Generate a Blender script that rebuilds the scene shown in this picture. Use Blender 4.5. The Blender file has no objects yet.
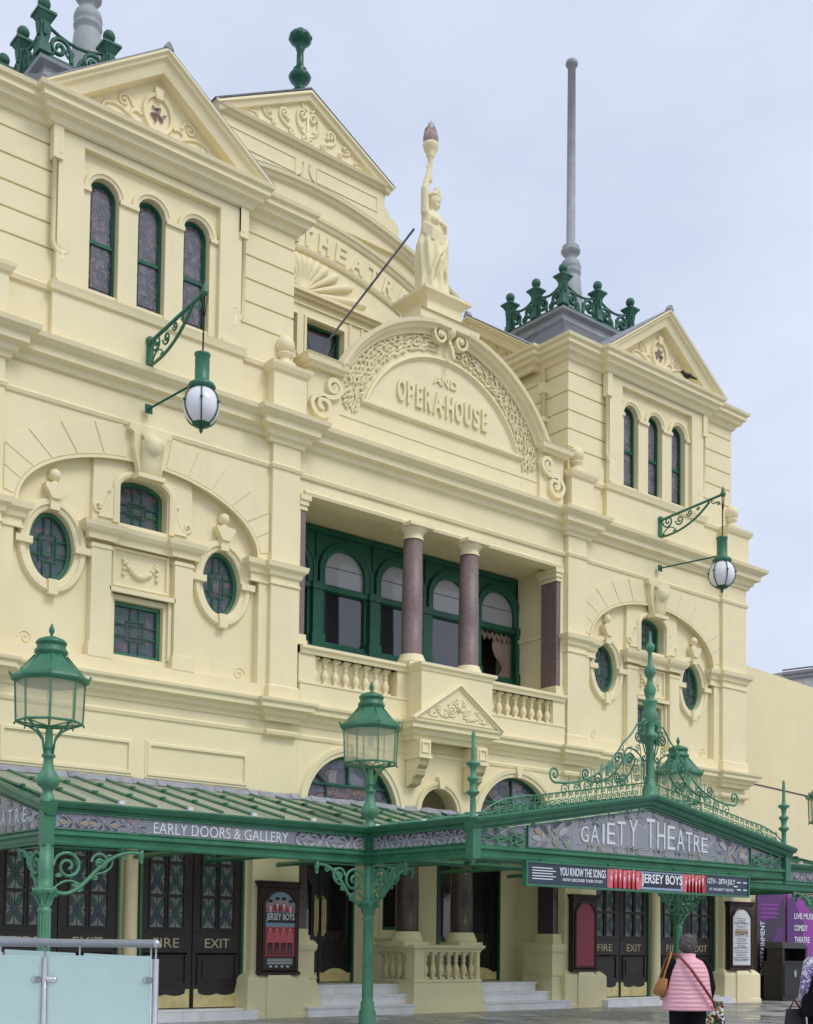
import bpy, math, random
from mathutils import Vector, Matrix
from mathutils.geometry import tessellate_polygon
random.seed(7)
PI=math.pi; cos=math.cos; sin=math.sin
sc=bpy.context.scene
col=sc.collection
# ------------------------------------------------------------------ materials
MAT={}
def newmat(name):
    m=bpy.data.materials.new(name); m.use_nodes=True
    nt=m.node_tree; b=nt.nodes['Principled BSDF']; MAT[name]=m
    return m,nt,b
def N(nt,t,**k):
    n=nt.nodes.new(t)
    for a,v in k.items():
        if a in n.inputs.keys(): n.inputs[a].default_value=v
        else: setattr(n,a,v)
    return n
def ramp(nt,stops,interp='LINEAR'):
    r=nt.nodes.new('ShaderNodeValToRGB'); r.color_ramp.interpolation=interp
    e=r.color_ramp.elements
    while len(e)<len(stops): e.new(0.5)
    for x,(p,c) in zip(e,stops): x.position=p; x.color=(*c,1)
    return r
def coords(nt,scale=(1,1,1)):
    t=nt.nodes.new('ShaderNodeTexCoord'); m=nt.nodes.new('ShaderNodeMapping'); m.inputs['Scale'].default_value=scale
    nt.links.new(t.outputs['Object'],m.inputs['Vector']); return m.outputs['Vector']
def paint(name,c,rough=.5,var=.08,scale=1.5,bump=.15,bscale=40,streak=0.0,dirt=(.5,.45,.35),metal=0,spec=.4):
    m,nt,b=newmat(name); L=nt.links
    v=coords(nt)
    n=N(nt,'ShaderNodeTexNoise',Scale=scale,Detail=6.,Roughness=.6); L.new(v,n.inputs['Vector'])
    lo=tuple(x*(1-var) for x in c); hi=tuple(min(1,x*(1+var)) for x in c)
    r=ramp(nt,[(.3,lo),(.7,hi)]); L.new(n.outputs['Fac'],r.inputs['Fac'])
    out=r.outputs['Color']
    if streak>0:
        v2=coords(nt,(2.2,2.2,.22)); n2=N(nt,'ShaderNodeTexNoise',Scale=1.6,Detail=8.,Roughness=.7); L.new(v2,n2.inputs['Vector'])
        r2=ramp(nt,[(.52,(0,0,0)),(.75,(streak,)*3)]); L.new(n2.outputs['Fac'],r2.inputs['Fac'])
        mx=N(nt,'ShaderNodeMix',data_type='RGBA',blend_type='MULTIPLY'); L.new(r2.outputs['Color'],mx.inputs[0]); L.new(out,mx.inputs[6]); mx.inputs[7].default_value=(*dirt,1)
        out=mx.outputs[2]
    L.new(out,b.inputs['Base Color'])
    b.inputs['Roughness'].default_value=rough; b.inputs['Metallic'].default_value=metal
    b.inputs['Specular IOR Level'].default_value=spec
    if bump>0:
        n3=N(nt,'ShaderNodeTexNoise',Scale=bscale,Detail=4.); L.new(v,n3.inputs['Vector'])
        bp=N(nt,'ShaderNodeBump',Strength=bump,Distance=.02); L.new(n3.outputs['Fac'],bp.inputs['Height']); L.new(bp.outputs['Normal'],b.inputs['Normal'])
    return m
CREAM=(.82,.735,.47)
paint('cream',CREAM,.6,.04,.9,.12,30,.22,(.82,.76,.66),spec=.3)
paint('cream_relief',CREAM,.62,.06,2.,.15,40,.35,(.7,.62,.5),spec=.3)
paint('cream_annex',(.80,.71,.45),.7,.05,.35,.2,20,.14,(.8,.72,.58),spec=.2)
paint('green',(.035,.165,.088),.38,.22,3.,.15,60,.25,(.6,.7,.6),spec=.5)
paint('green_pale',(.075,.245,.140),.42,.25,4.,.2,50,.3,(.6,.7,.6),spec=.5)
paint('green_dark',(.010,.098,.055),.35,.15,3.,.1,60)
paint('verdigris',(.04,.135,.095),.6,.3,6.,.4,30,.5,(.5,.55,.5))
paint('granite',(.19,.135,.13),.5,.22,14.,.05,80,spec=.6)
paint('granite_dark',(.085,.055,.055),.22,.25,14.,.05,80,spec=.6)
paint('iron_grey',(.33,.35,.36),.55,.15,3.,.2,40,.4,(.6,.6,.6))
paint('lead',(.30,.31,.34),.6,.25,4.,.4,15)
paint('slate',(.12,.125,.14),.6,.3,3.,.4,10)
paint('marble',(.85,.85,.88),.3,.1,2.,.05,20,.5,(.6,.6,.62),spec=.5)
paint('door_wood',(.020,.014,.013),.42,.3,5.,.15,30,spec=.5)
paint('black_door',(.006,.006,.006),.3,.3,5.,.05,30,spec=.5)
paint('case_wood',(.030,.013,.010),.4,.2,5.,.1,40)
paint('brass',(.78,.66,.32),.45,.15,6.,.15,30,.3,(.7,.6,.4),metal=.25)
paint('gilt',(.50,.44,.28),.5,.1)
paint('white_letter',(.66,.69,.71),.5,.04)
paint('interior_shade',(.035,.032,.03),.8,.2)  # near-black colour puts the shade of unlit rooms into the surface
paint('interior_cream',(.45,.38,.24),.8,.1)
paint('steel',(.55,.56,.58),.28,.08,8.,.05,60,metal=.85)
paint('skin',(.52,.30,.22),.5,.08)
paint('hair',(.10,.088,.082),.7,.4,30.,.8,80)
paint('black_cloth',(.010,.010,.012),.85,.3,10.,.4,60,spec=.1)
paint('tan_leather',(.36,.15,.05),.5,.2,8.,.2,40)
paint('red_strap',(.24,.05,.06),.6,.1)
paint('plastic_black',(.02,.021,.022),.45,.2,4.,.1,40)
paint('torch_bronze',(.34,.25,.235),.6,.3,10.,.5,30)
paint('rubber',(.015,.015,.015),.6,.1)
def flat(name,c,rough=.6):
    m,nt,b=newmat(name); b.inputs['Base Color'].default_value=(*c,1); b.inputs['Roughness'].default_value=rough
    n=N(nt,'ShaderNodeTexNoise',Scale=60.); bp=N(nt,'ShaderNodeBump',Strength=.05,Distance=.01); nt.links.new(n.outputs['Fac'],bp.inputs['Height']); nt.links.new(bp.outputs['Normal'],b.inputs['Normal'])
    return m
for n_,c_ in dict(g_grey=(.17,.17,.22),g_slate=(.06,.065,.09),g_ochre=(.33,.23,.12),g_sage=(.20,.25,.19),g_lilac=(.20,.18,.25),g_rose=(.26,.17,.16),g_teal=(.03,.075,.065),g_blue=(.035,.045,.075),g_pale=(.35,.36,.38),
        p_navy=(.012,.016,.035),p_red=(.50,.03,.04),p_skin=(.55,.30,.22),p_pink=(.65,.12,.16),p_sky=(.25,.36,.50),p_teal=(.02,.04,.07),p_white=(.75,.77,.80),p_black=(.01,.01,.012),
        p_purple=(.09,.015,.14),p_magenta=(.26,.035,.30),p_dark=(.035,.02,.05),came=(.50,.51,.52),came_dark=(.03,.03,.035),p_red_reflect=(.30,.022,.05),p_yellow=(.5,.4,.05),p_leaf=(.08,.25,.03)).items(): flat(n_,c_,.35 if n_[0] in'gp' else .5)
def glass(name,c=(.02,.022,.028),rough=.04,wave=.015):
    m,nt,b=newmat(name); b.inputs['Base Color'].default_value=(*c,1); b.inputs['Roughness'].default_value=rough
    b.inputs['IOR'].default_value=1.5; b.inputs['Specular IOR Level'].default_value=.9; b.inputs['Coat Weight'].default_value=.6; b.inputs['Coat Roughness'].default_value=.03
    n=N(nt,'ShaderNodeTexNoise',Scale=1.2); bp=N(nt,'ShaderNodeBump',Strength=.3,Distance=wave); nt.links.new(n.outputs['Fac'],bp.inputs['Height']); nt.links.new(bp.outputs['Normal'],b.inputs['Normal']); nt.links.new(bp.outputs['Normal'],b.inputs['Coat Normal'])
glass('window_glass'); glass('door_glass',(.012,.014,.014),.08)
def clear(name,tint,amount,rough=.05,diff=(.7,.7,.65)):
    m,nt,b=newmat(name); L=nt.links
    tr=N(nt,'ShaderNodeBsdfTransparent'); tr.inputs[0].default_value=(*tint,1)
    b.inputs['Base Color'].default_value=(*diff,1); b.inputs['Roughness'].default_value=rough
    tl=N(nt,'ShaderNodeBsdfTranslucent'); tl.inputs[0].default_value=(*diff,1)
    m1=N(nt,'ShaderNodeMixShader'); m1.inputs[0].default_value=.55; L.new(b.outputs[0],m1.inputs[1]); L.new(tl.outputs[0],m1.inputs[2])
    n=N(nt,'ShaderNodeTexNoise',Scale=3.,Detail=5.); r=N(nt,'ShaderNodeMapRange'); r.inputs[3].default_value=amount-.12; r.inputs[4].default_value=amount+.12; L.new(n.outputs['Fac'],r.inputs[0])
    m2=N(nt,'ShaderNodeMixShader'); L.new(r.outputs[0],m2.inputs[0]); L.new(m1.outputs[0],m2.inputs[1]); L.new(tr.outputs[0],m2.inputs[2])
    L.new(m2.outputs[0],nt.nodes['Material Output'].inputs[0])
clear('lantern_glass',(1.,.98,.90),.55,.12,(.92,.87,.68))
clear('roof_glass',(.95,.97,.93),.55,.25,(.86,.90,.78))
clear('rail_glass',(.85,.95,.93),.2,.12,(.72,.86,.85))
clear('net_curtain',(.9,.9,.9),.3,.8,(.6,.6,.62))
m,nt,b=newmat('case_glass'); tr=N(nt,'ShaderNodeBsdfTransparent'); gl=N(nt,'ShaderNodeBsdfGlossy'); gl.inputs['Roughness'].default_value=.03; mx=N(nt,'ShaderNodeMixShader'); fr=N(nt,'ShaderNodeLayerWeight'); fr.inputs[0].default_value=.12
nt.links.new(fr.outputs['Fresnel'],mx.inputs[0]); nt.links.new(tr.outputs[0],mx.inputs[1]); nt.links.new(gl.outputs[0],mx.inputs[2]); nt.links.new(mx.outputs[0],nt.nodes['Material Output'].inputs[0])
paint('curtain',(.42,.30,.24),.8,.1)
m,nt,b=newmat('opal'); b.inputs['Base Color'].default_value=(.80,.80,.84,1); b.inputs['Roughness'].default_value=.12; b.inputs['Subsurface Weight'].default_value=.2
n=N(nt,'ShaderNodeTexNoise',Scale=3.); 
def stained(name,cols,scale,lead=.03,leadc=(.03,.03,.035),rough=.25,warp=.25,sy=1.):
    m,nt,b=newmat(name); L=nt.links; v=coords(nt,(1,sy,1))
    nz=N(nt,'ShaderNodeTexNoise',Scale=scale*.4,Detail=1.); L.new(v,nz.inputs['Vector'])
    ad=N(nt,'ShaderNodeMixRGB',blend_type='ADD'); ad.inputs[0].default_value=warp; L.new(v,ad.inputs[1]); L.new(nz.outputs['Color'],ad.inputs[2])
    vo=N(nt,'ShaderNodeTexVoronoi',feature='F1',Scale=scale); L.new(ad.outputs[0],vo.inputs['Vector'])
    ve=N(nt,'ShaderNodeTexVoronoi',feature='DISTANCE_TO_EDGE',Scale=scale); L.new(ad.outputs[0],ve.inputs['Vector'])
    sp=N(nt,'ShaderNodeSeparateColor'); L.new(vo.outputs['Color'],sp.inputs[0])
    k=len(cols); r=ramp(nt,[(i/k,c) for i,c in enumerate(cols)],'CONSTANT'); L.new(sp.outputs[0],r.inputs['Fac'])
    lt=N(nt,'ShaderNodeMath',operation='LESS_THAN'); lt.inputs[1].default_value=lead; L.new(ve.outputs['Distance'],lt.inputs[0])
    mx=N(nt,'ShaderNodeMix',data_type='RGBA'); L.new(lt.outputs[0],mx.inputs[0]); L.new(r.outputs['Color'],mx.inputs[6]); mx.inputs[7].default_value=(*leadc,1)
    L.new(mx.outputs[2],b.inputs['Base Color']); b.inputs['Roughness'].default_value=rough
    b.inputs['Coat Weight'].default_value=.3
    n2=N(nt,'ShaderNodeTexNoise',Scale=25.); bp=N(nt,'ShaderNodeBump',Strength=.4,Distance=.01); L.new(n2.outputs['Fac'],bp.inputs['Height']); L.new(bp.outputs['Normal'],b.inputs['Normal'])
m_,nt_,b_=newmat('blind'); b_.inputs['Base Color'].default_value=(.38,.39,.41,1); b_.inputs['Roughness'].default_value=.5; b_.inputs['Coat Weight'].default_value=.8; b_.inputs['Coat Roughness'].default_value=.03
stained('stained_lilac',[(.12,.12,.145),(.16,.155,.18),(.10,.105,.13),(.18,.17,.19),(.13,.13,.16)],11,.03,(.05,.05,.06))
stained('stained_border',[(.10,.10,.13),(.20,.18,.17),(.05,.06,.08),(.14,.10,.13)],16,.05)
stained('stained_dusk',[(.07,.09,.10),(.10,.08,.12),(.07,.10,.11),(.16,.10,.13),(.05,.07,.10)],9,.05,(.015,.09,.06))
stained('stained_lunette',[(.16,.16,.20),(.10,.10,.14),(.22,.20,.22),(.06,.07,.10),(.20,.15,.14),(.13,.14,.18)],3.6,.03,(.05,.05,.055),warp=.5)
stained('stained_lunette_small',[(.16,.10,.08),(.08,.10,.14),(.22,.15,.12),(.10,.12,.11),(.20,.14,.15)],11,.04)
stained('frieze_glass',[(.20,.215,.26),(.25,.255,.28),(.17,.19,.24),(.235,.25,.29)],1.4,.006,(.42,.42,.44),warp=.2)
# leafy stone relief
def ground_mat():
    m,nt,b=newmat('paving'); L=nt.links; v=coords(nt)
    br=N(nt,'ShaderNodeTexBrick'); br.inputs['Scale'].default_value=1.; br.inputs['Mortar Size'].default_value=.008; br.inputs['Brick Width'].default_value=.6; br.inputs['Row Height'].default_value=.45
    br.inputs['Color1'].default_value=(.36,.355,.35,1); br.inputs['Color2'].default_value=(.46,.45,.44,1); br.inputs['Mortar'].default_value=(.07,.07,.07,1); L.new(v,br.inputs['Vector'])
    n=N(nt,'ShaderNodeTexNoise',Scale=.9,Detail=8.,Roughness=.65); L.new(v,n.inputs['Vector'])
    r=ramp(nt,[(.38,(.5,.5,.52)),(.62,(1,1,1))]); L.new(n.outputs['Fac'],r.inputs['Fac'])
    mx=N(nt,'ShaderNodeMix',data_type='RGBA',blend_type='MULTIPLY'); mx.inputs[0].default_value=1; L.new(br.outputs['Color'],mx.inputs[6]); L.new(r.outputs['Color'],mx.inputs[7]); L.new(mx.outputs[2],b.inputs['Base Color'])
    r2=ramp(nt,[(.38,(.10,)*3),(.60,(.55,)*3)]); L.new(n.outputs['Fac'],r2.inputs['Fac']); L.new(r2.outputs['Color'],b.inputs['Roughness'])
    bp=N(nt,'ShaderNodeBump',Strength=.3,Distance=.01); L.new(br.outputs['Fac'],bp.inputs['Height']); bp.invert=True; L.new(bp.outputs['Normal'],b.inputs['Normal'])
ground_mat()
def quilt_mat():
    m,nt,b=newmat('pink_quilt'); L=nt.links; v=coords(nt)
    w=N(nt,'ShaderNodeTexWave',wave_type='BANDS',bands_direction='Z'); w.inputs['Scale'].default_value=6.5; w.inputs['Distortion'].default_value=1.5; w.inputs['Detail'].default_value=1.; L.new(v,w.inputs['Vector'])
    b.inputs['Base Color'].default_value=(.80,.42,.48,1); b.inputs['Roughness'].default_value=.55
    n=N(nt,'ShaderNodeTexNoise',Scale=14.,Detail=3.); L.new(v,n.inputs['Vector'])
    mm=N(nt,'ShaderNodeMath',operation='MULTIPLY_ADD'); L.new(n.outputs['Fac'],mm.inputs[0]); mm.inputs[1].default_value=.5; L.new(w.outputs['Fac'],mm.inputs[2])
    bp=N(nt,'ShaderNodeBump',Strength=.35,Distance=.02); L.new(mm.outputs[0],bp.inputs['Height']); L.new(bp.outputs['Normal'],b.inputs['Normal'])
quilt_mat()
stained('bag_print',[(.01,.01,.01),(.5,.4,.05),(.02,.02,.02),(.55,.05,.06),(.1,.3,.05),(.7,.7,.7)],26,.0,warp=.3,rough=.5)
stained('jacket_print',[(.7,.7,.75),(.25,.12,.4),(.6,.6,.7),(.1,.1,.2)],30,.0,warp=.3,rough=.7)
# ------------------------------------------------------------------ mesh builder
MIR={1:Matrix.Identity(4),-1:Matrix.Diagonal((-1,1,1,1))}
class MB:
    def __init__(s,M=None,mats=('cream',)):
        s.v=[];s.f=[];s.mi=[];s.sm=[];s.M=M or Matrix.Identity(4);s.mats=list(mats);s.cur=0;s.smooth=False
    def mat(s,n):
        if n not in s.mats: s.mats.append(n)
        s.cur=s.mats.index(n); return s
    def add(s,vs,fs,smooth=None):
        o=len(s.v); s.v+=[s.M@Vector(p) for p in vs]
        for f in fs: s.f.append([o+i for i in f]); s.mi.append(s.cur); s.sm.append(s.smooth if smooth is None else smooth)
        return s
    def box(s,x0,x1,y0,y1,z0,z1):
        v=[(x,y,z) for z in(z0,z1) for y in(y0,y1) for x in(x0,x1)]
        return s.add(v,[(0,2,3,1),(4,5,7,6),(0,1,5,4),(2,6,7,3),(0,4,6,2),(1,3,7,5)],False)
    def frust(s,cx,cy,z0,z1,a0,b0,a1,b1):   # rectangular frustum, half sizes
        v=[(cx+sx*a,cy+sy*b,z) for z,a,b in((z0,a0,b0),(z1,a1,b1)) for sy in(-1,1) for sx in(-1,1)]
        return s.add(v,[(0,2,3,1),(4,5,7,6),(0,1,5,4),(2,6,7,3),(0,4,6,2),(1,3,7,5)],False)
    def plate(s,outer,holes,y0,y1,back=True):
        loops=[outer]+list(holes); flat=[p for l in loops for p in l]
        tris=tessellate_polygon([[Vector((p[0],p[1],0)) for p in l] for l in loops]); n=len(flat)
        vs=[(x,y0,z) for x,z in flat]+[(x,y1,z) for x,z in flat]
        fs=[tuple(t) for t in tris]
        if back: fs+=[tuple(n+i for i in t[::-1]) for t in tris]
        o=0
        for l in loops:
            k=len(l)
            for i in range(k):
                a=o+i;b=o+(i+1)%k; fs.append((a,b,n+b,n+a))
            o+=k
        return s.add(vs,fs,False)
    def sweep(s,path,prof,mp,closed=False,smooth=False,caps=True):
        # path 2D, prof [(a,b)] a along left normal of the path, b third axis; mp(u,v,b)->xyz
        n=len(path); k=len(prof); vs=[]
        for i in range(n):
            p=Vector(path[i])
            d0=(p-Vector(path[i-1])) if (i>0 or closed) else None
            d1=(Vector(path[(i+1)%n])-p) if (i<n-1 or closed) else None
            if d0 is None: d0=d1
            if d1 is None: d1=d0
            d0=d0.normalized(); d1=d1.normalized()
            n0=Vector((-d0.y,d0.x)); n1=Vector((-d1.y,d1.x)); m=n0+n1
            if m.length<1e-5: m=n0
            m.normalize(); sc_=1/max(.3,m.dot(n0))
            for a,b in prof:
                q=p+m*a*sc_; vs.append(mp(q.x,q.y,b))
        fs=[]
        for i in range(n if closed else n-1):
            j=(i+1)%n
            for t in range(k):
                u=(t+1)%k; fs.append((i*k+t,i*k+u,j*k+u,j*k+t))
        s.add(vs,fs,smooth)
        if caps and not closed:
            o=len(s.v)-n*k
            for base in(0,(n-1)*k):
                s.f.append([o+base+t for t in range(k)]); s.mi.append(s.cur); s.sm.append(False)
        return s
    def cornice(s,path,prof):  # plan path left->right seen from the street; prof (out,z)
        return s.sweep(path,[(-a,z) for a,z in prof],lambda u,v,b:(u,v,b))
    def mould(s,path,prof,y=0,closed=False,smooth=False): # path in XZ, prof (normal, proud)
        return s.sweep(path,prof,lambda u,v,b:(u,y-b,v),closed,smooth)
    def lathe(s,cx,cy,prof,n=16,smooth=True,rot=0,sx=1,sy=1):
        vs=[];fs=[];k=len(prof)
        for i in range(n):
            a=2*PI*i/n+rot
            for r,z in prof: vs.append((cx+r*cos(a)*sx,cy+r*sin(a)*sy,z))
        for i in range(n):
            j=(i+1)%n
            for t in range(k-1): fs.append((i*k+t,j*k+t,j*k+t+1,i*k+t+1))
        s.add(vs,fs,smooth)
        o=len(s.v)-n*k
        for t in(0,k-1):
            if prof[t][0]>1e-4: s.f.append([o+i*k+t for i in range(n)]); s.mi.append(s.cur); s.sm.append(False)
        return s
    def ball(s,c,r,n=14,m=9,sx=1,sy=1,sz=1):
        prof=[(max(1e-5,r*sin(PI*i/m)),c[2]-r*sz*cos(PI*i/m)) for i in range(m+1)]
        return s.lathe(c[0],c[1],prof,n,True,0,sx,sy)
    def tube(s,pts,r,n=6,smooth=True,taper=None,caps=True):
        pts=[Vector(p) for p in pts]; k=len(pts); vs=[]
        up=None
        for i,p in enumerate(pts):
            t=(pts[min(i+1,k-1)]-pts[max(i-1,0)]).normalized()
            if up is None:
                up=Vector((0,0,1)) if abs(t.z)<.9 else Vector((1,0,0))
            a=(up-t*up.dot(t)).normalized(); b=t.cross(a); up=a
            rr=r if taper is None else r*taper(i/(k-1))
            if isinstance(r,(list,tuple)): rr=r[i]
            for j in range(n):
                g=2*PI*j/n; vs.append(p+a*rr*cos(g)+b*rr*sin(g))
        fs=[(i*n+j,i*n+(j+1)%n,(i+1)*n+(j+1)%n,(i+1)*n+j) for i in range(k-1) for j in range(n)]
        s.add(vs,fs,smooth); o=len(s.v)-k*n
        if caps:
            for base in(0,(k-1)*n): s.f.append([o+base+j for j in range(n)]); s.mi.append(s.cur); s.sm.append(False)
        return s
    def build(s,name,parent=None,mesh_only=False):
        me=bpy.data.meshes.new(name); me.from_pydata([tuple(v) for v in s.v],[],s.f)
        for n in s.mats: me.materials.append(MAT[n])
        me.polygons.foreach_set('material_index',s.mi); me.polygons.foreach_set('use_smooth',s.sm); me.update()
        o=bpy.data.objects.new(name,me); col.objects.link(o)
        if parent: o.parent=parent
        return o
def thing(name,label,cat,loc=(0,0,0),rz=0,group=None):
    o=bpy.data.objects.new(name,None); col.objects.link(o); o.location=loc; o.rotation_euler=(0,0,rz)
    o.empty_display_size=.2; return tag(o,label,cat,group)
def tag(o,label,cat,group=None):
    o['label']=label; o['category']=cat
    if group: o['group']=group
    return o
def copy_tree(o,parent=None):
    c=o.copy(); col.objects.link(c); c.parent=parent
    for ch in [x for x in kids.get(o.name,[])]: copy_tree(ch,c)
    return c
kids={}
def index_kids():
    kids.clear()
    for o in col.objects:
        if o.parent: kids.setdefault(o.parent.name,[]).append(o)
# 2D helpers
def arc(cx,cy,rx,ry,a0,a1,n=24): return [(cx+rx*cos(math.radians(a0+(a1-a0)*i/n)),cy+ry*sin(math.radians(a0+(a1-a0)*i/n))) for i in range(n+1)]
def archpoly(cx,hw,z0,zs,rise,n=20): return [(cx-hw,z0),(cx+hw,z0)]+arc(cx,zs,hw,rise,0,180,n)
def ell(cx,cz,a,b,n=32): return arc(cx,cz,a,b,0,360,n)[:-1]
def rect(x0,x1,z0,z1): return [(x0,z0),(x1,z0),(x1,z1),(x0,z1)]
def curl(p,ang,r0,side,turns=1.2,r1=.12,n=16):
    c=(p[0]+r0*cos(ang+side*PI/2),p[1]+r0*sin(ang+side*PI/2)); a=ang-side*PI/2; out=[]
    for i in range(n+1):
        t=i/n; rr=r0*(1+(r1-1)*t); g=a+side*turns*2*PI*t; out.append((c[0]+rr*cos(g),c[1]+rr*sin(g)))
    return out
def bez(p,q,c,n=8): return [((1-t)**2*p[0]+2*t*(1-t)*c[0]+t*t*q[0],(1-t)**2*p[1]+2*t*(1-t)*c[1]+t*t*q[1]) for t in [i/n for i in range(n+1)]]
def sscroll(p,q,c,r0=.1,r1=.1,s0=1,s1=1,turns=1.15):
    b=bez(p,q,c); a1=math.atan2(q[1]-c[1],q[0]-c[0]); a0=math.atan2(p[1]-c[1],p[0]-c[0]); out=[]
    if r0: out+=curl(p,a0,r0,s0,turns)[::-1][:-1]
    out+=b
    if r1: out+=curl(q,a1,r1,s1,turns)[1:]
    return out
def relief(mb,pts2,r,mp,n=5,taper=None): mb.tube([mp(*p) for p in pts2],r,n,taper=taper)
XZ=lambda y:(lambda u,v:(u,y,v))
def letters(mb,txt,x,z,h,y,depth=.04,w=None,mp=None,bold=.0,align='C',spacing=1.0,shear=0,font_scale_x=1.):
    """text drawn in XZ plane, front at y-depth"""
    cu=bpy.data.curves.new('txt','FONT'); cu.body=txt; cu.size=1; cu.offset=bold; cu.space_character=spacing; cu.resolution_u=3
    o=bpy.data.objects.new('txt',cu); col.objects.link(o); dg=bpy.context.evaluated_depsgraph_get(); me=bpy.data.meshes.new_from_object(o.evaluated_get(dg))
    vs=[v.co.copy() for v in me.vertices]; fs=[tuple(p.vertices) for p in me.polygons]
    edges={}
    for f in fs:
        for i in range(len(f)):
            e=(f[i],f[(i+1)%len(f)]); k=tuple(sorted(e)); edges[k]=edges.get(k,[])+[e]
    bpy.data.objects.remove(o); bpy.data.curves.remove(cu); bpy.data.meshes.remove(me)
    if not vs: return
    x0=min(v.x for v in vs);x1=max(v.x for v in vs);y0=min(v.y for v in vs);y1=max(v.y for v in vs)
    sy=h/(y1-y0); sx=(w/(x1-x0)) if w else sy*font_scale_x
    off={'C':-(x0+x1)/2,'L':-x0,'R':-x1}[align]
    mp=mp or (lambda u,v,d:(x+u,y-d,z+v))
    n=len(vs); P=[((v.x+off)*sx,(v.y-y0)*sy) for v in vs]
    V=[mp(u,v,depth) for u,v in P]
    F=list(fs)
    if depth>.003:
        V+=[mp(u,v,0) for u,v in P]
        for k,es in edges.items():
            if len(es)==1: a,b=es[0]; F.append((a,b,n+b,n+a))
    mb.add(V,F,False)
# ------------------------------------------------------------------ the theatre
T=thing('theatre','ornate cream painted Victorian theatre with two pedimented towers, green windows and an arched gable','theatre',(0,0,0))
CX=7.2
def wing(s):
    M=MIR[s]; c=CX
    # ground storey wall
    g=MB(M); g.plate([(3.75,0),(4.9,0),(4.9,3.75),(9.82,3.75),(9.82,0),(11.1,0),(11.1,5.8),(3.75,5.8)],[],0,.4)
    for x0,x1 in((4.98,6.98),(7.42,9.72)):   # blank sunk panels with raised moulding
        loop=rect(x0,x1,4.5,5.0); g.mould(loop,[(0,0),(0,.04),(-.05,.04),(-.07,.015),(-.1,.015),(-.1,0)],0,True)
    g.box(3.75,11.1,.4,6,0,5.8)
    g.build('ground_storey_wall',T)
    for (x0,x1) in((3.79,4.86),(9.86,11.08)):
        p=MB(M); p.box(x0,x1,-.2,.0,0,4.2); p.box(x0-.02,x1+.02,-.24,-.0,3.55,3.65)
        p.cornice([(x0,.3),(x0,-.2),(x1,-.2),(x1,.3)],[(0,0),(.2,0),(.2,.08),(.18,.1),(.18,.72),(.14,.78),(.07,.84),(0,.9)])
        xm=(x0+x1)/2; p.box(xm-.3,xm+.3,-.42,-.3,0,.74); p.frust(xm,-.3,.74,.84,.3,.12,.24,.08)
        p.build('pier',T)
    q=MB(M); q.lathe(7.3,-.02,[(.17,.2),(.17,.34),(.14,.38),(.14,.5),(.125,.55),(.105,3.5),(.15,3.6),(.15,3.75)],20); q.box(7.1,7.5,.1,.3,.2,3.75); q.build('door_column',T)
    st=MB(M,['marble']); st.box(4.9,9.82,-.55,.3,0,.17); st.box(4.93,9.8,-.25,.4,.17,.2); st.build('step',T)
    # upper wall, front layer with arched recess
    w=MB(M); aw,ar,az=2.46,1.25,8.92
    w.plate(rect(3.90,11.05,6.1,11.3),[archpoly(c,aw,6.46,az,ar,36)],-.05,.12)
    hol=[ell(c+e*1.71,8.3,.42,.62) for e in(-1,1)]+[rect(c-.49,c+.49,6.6,7.6),archpoly(c,.48,8.98,9.62,.24)]
    w.plate(rect(3.96,11.05,6.1,11.3),hol,.12,.42)
    w.box(3.97,11.04,.55,6,5.8,11.8)
    w.build('upper_wall',T)
    a=MB(M)   # voussoirs
    ang=[4,17,30,43,57,70,81]; 
    for e in(0,1):
        for i in range(len(ang)-1):
            a0,a1=ang[i]+.35,ang[i+1]-.35
            if e: a0,a1=180-a1,180-a0
            inn=arc(c,az,aw+.02,ar+.02,a0,a1,5); out=arc(c,az,aw+.62,ar+.6,a0,a1,5)
            out=[(max(c-2.66,min(c+2.66,x)),z) for x,z in out]
            a.plate(inn+out[::-1],[],-.068,-.045)
    a.mould(arc(c,az,aw,ar,0,180,40),[(0,0),(0,.03),(.05,.03),(.05,0)],-.05)
    a.build('arch_stones',T)
    k=MB(M)  # console keystone
    k.plate([(c-.2,9.86),(c+.2,9.86),(c+.33,10.35),(c+.33,10.62),(c+.42,10.66),(c+.42,10.78),(c-.42,10.78),(c-.42,10.66),(c-.33,10.62),(c-.33,10.35)],[],-.2,-.04)
    k.sweep([(-.2,10.64),(-.34,10.55),(-.38,10.42),(-.3,10.3),(-.25,10.1),(-.24,9.95),(-.18,9.88)],[(0,-.2),(.05,-.2),(.05,.2),(0,.2)],lambda u,v,b:(c+b,u,v),smooth=True)
    k.ball((c,-.24,10.42),.2,sy=.8,sz=1.); k.box(c-.27,c+.27,-.28,-.04,9.8,9.88); k.build('keystone',T)
    # central surround inside the arch
    f=MB(M)
    for e in(-1,1):
        f.box(c+e*.83-.19,c+e*.83+.19,-.03,.13,6.56,8.5); f.box(c+e*.83-.23,c+e*.83+.23,-.06,.13,6.46,6.72)
        f.box(c+e*.83-.21,c+e*.83+.21,-.05,.13,8.42,8.47)
    yb=.12
    P=[(c-1.06,yb),(c-1.06,-.04),(c-.6,-.04),(c-.6,.02),(c+.6,.02),(c+.6,-.04),(c+1.06,-.04),(c+1.06,yb)]
    f.cornice(P,[(0,8.56),(.05,8.56),(.06,8.66),(.12,8.7),(.16,8.76),(.18,8.84),(0,8.9)])
    top=[(c-1.0,8.9),(c+1.0,8.9)]+[(x,z) for x,z in arc(c,az,aw-.02,ar-.01,66,114,12)]
    f.plate(top,[archpoly(c,.48,8.98,9.62,.24)],.03,.13)
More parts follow.
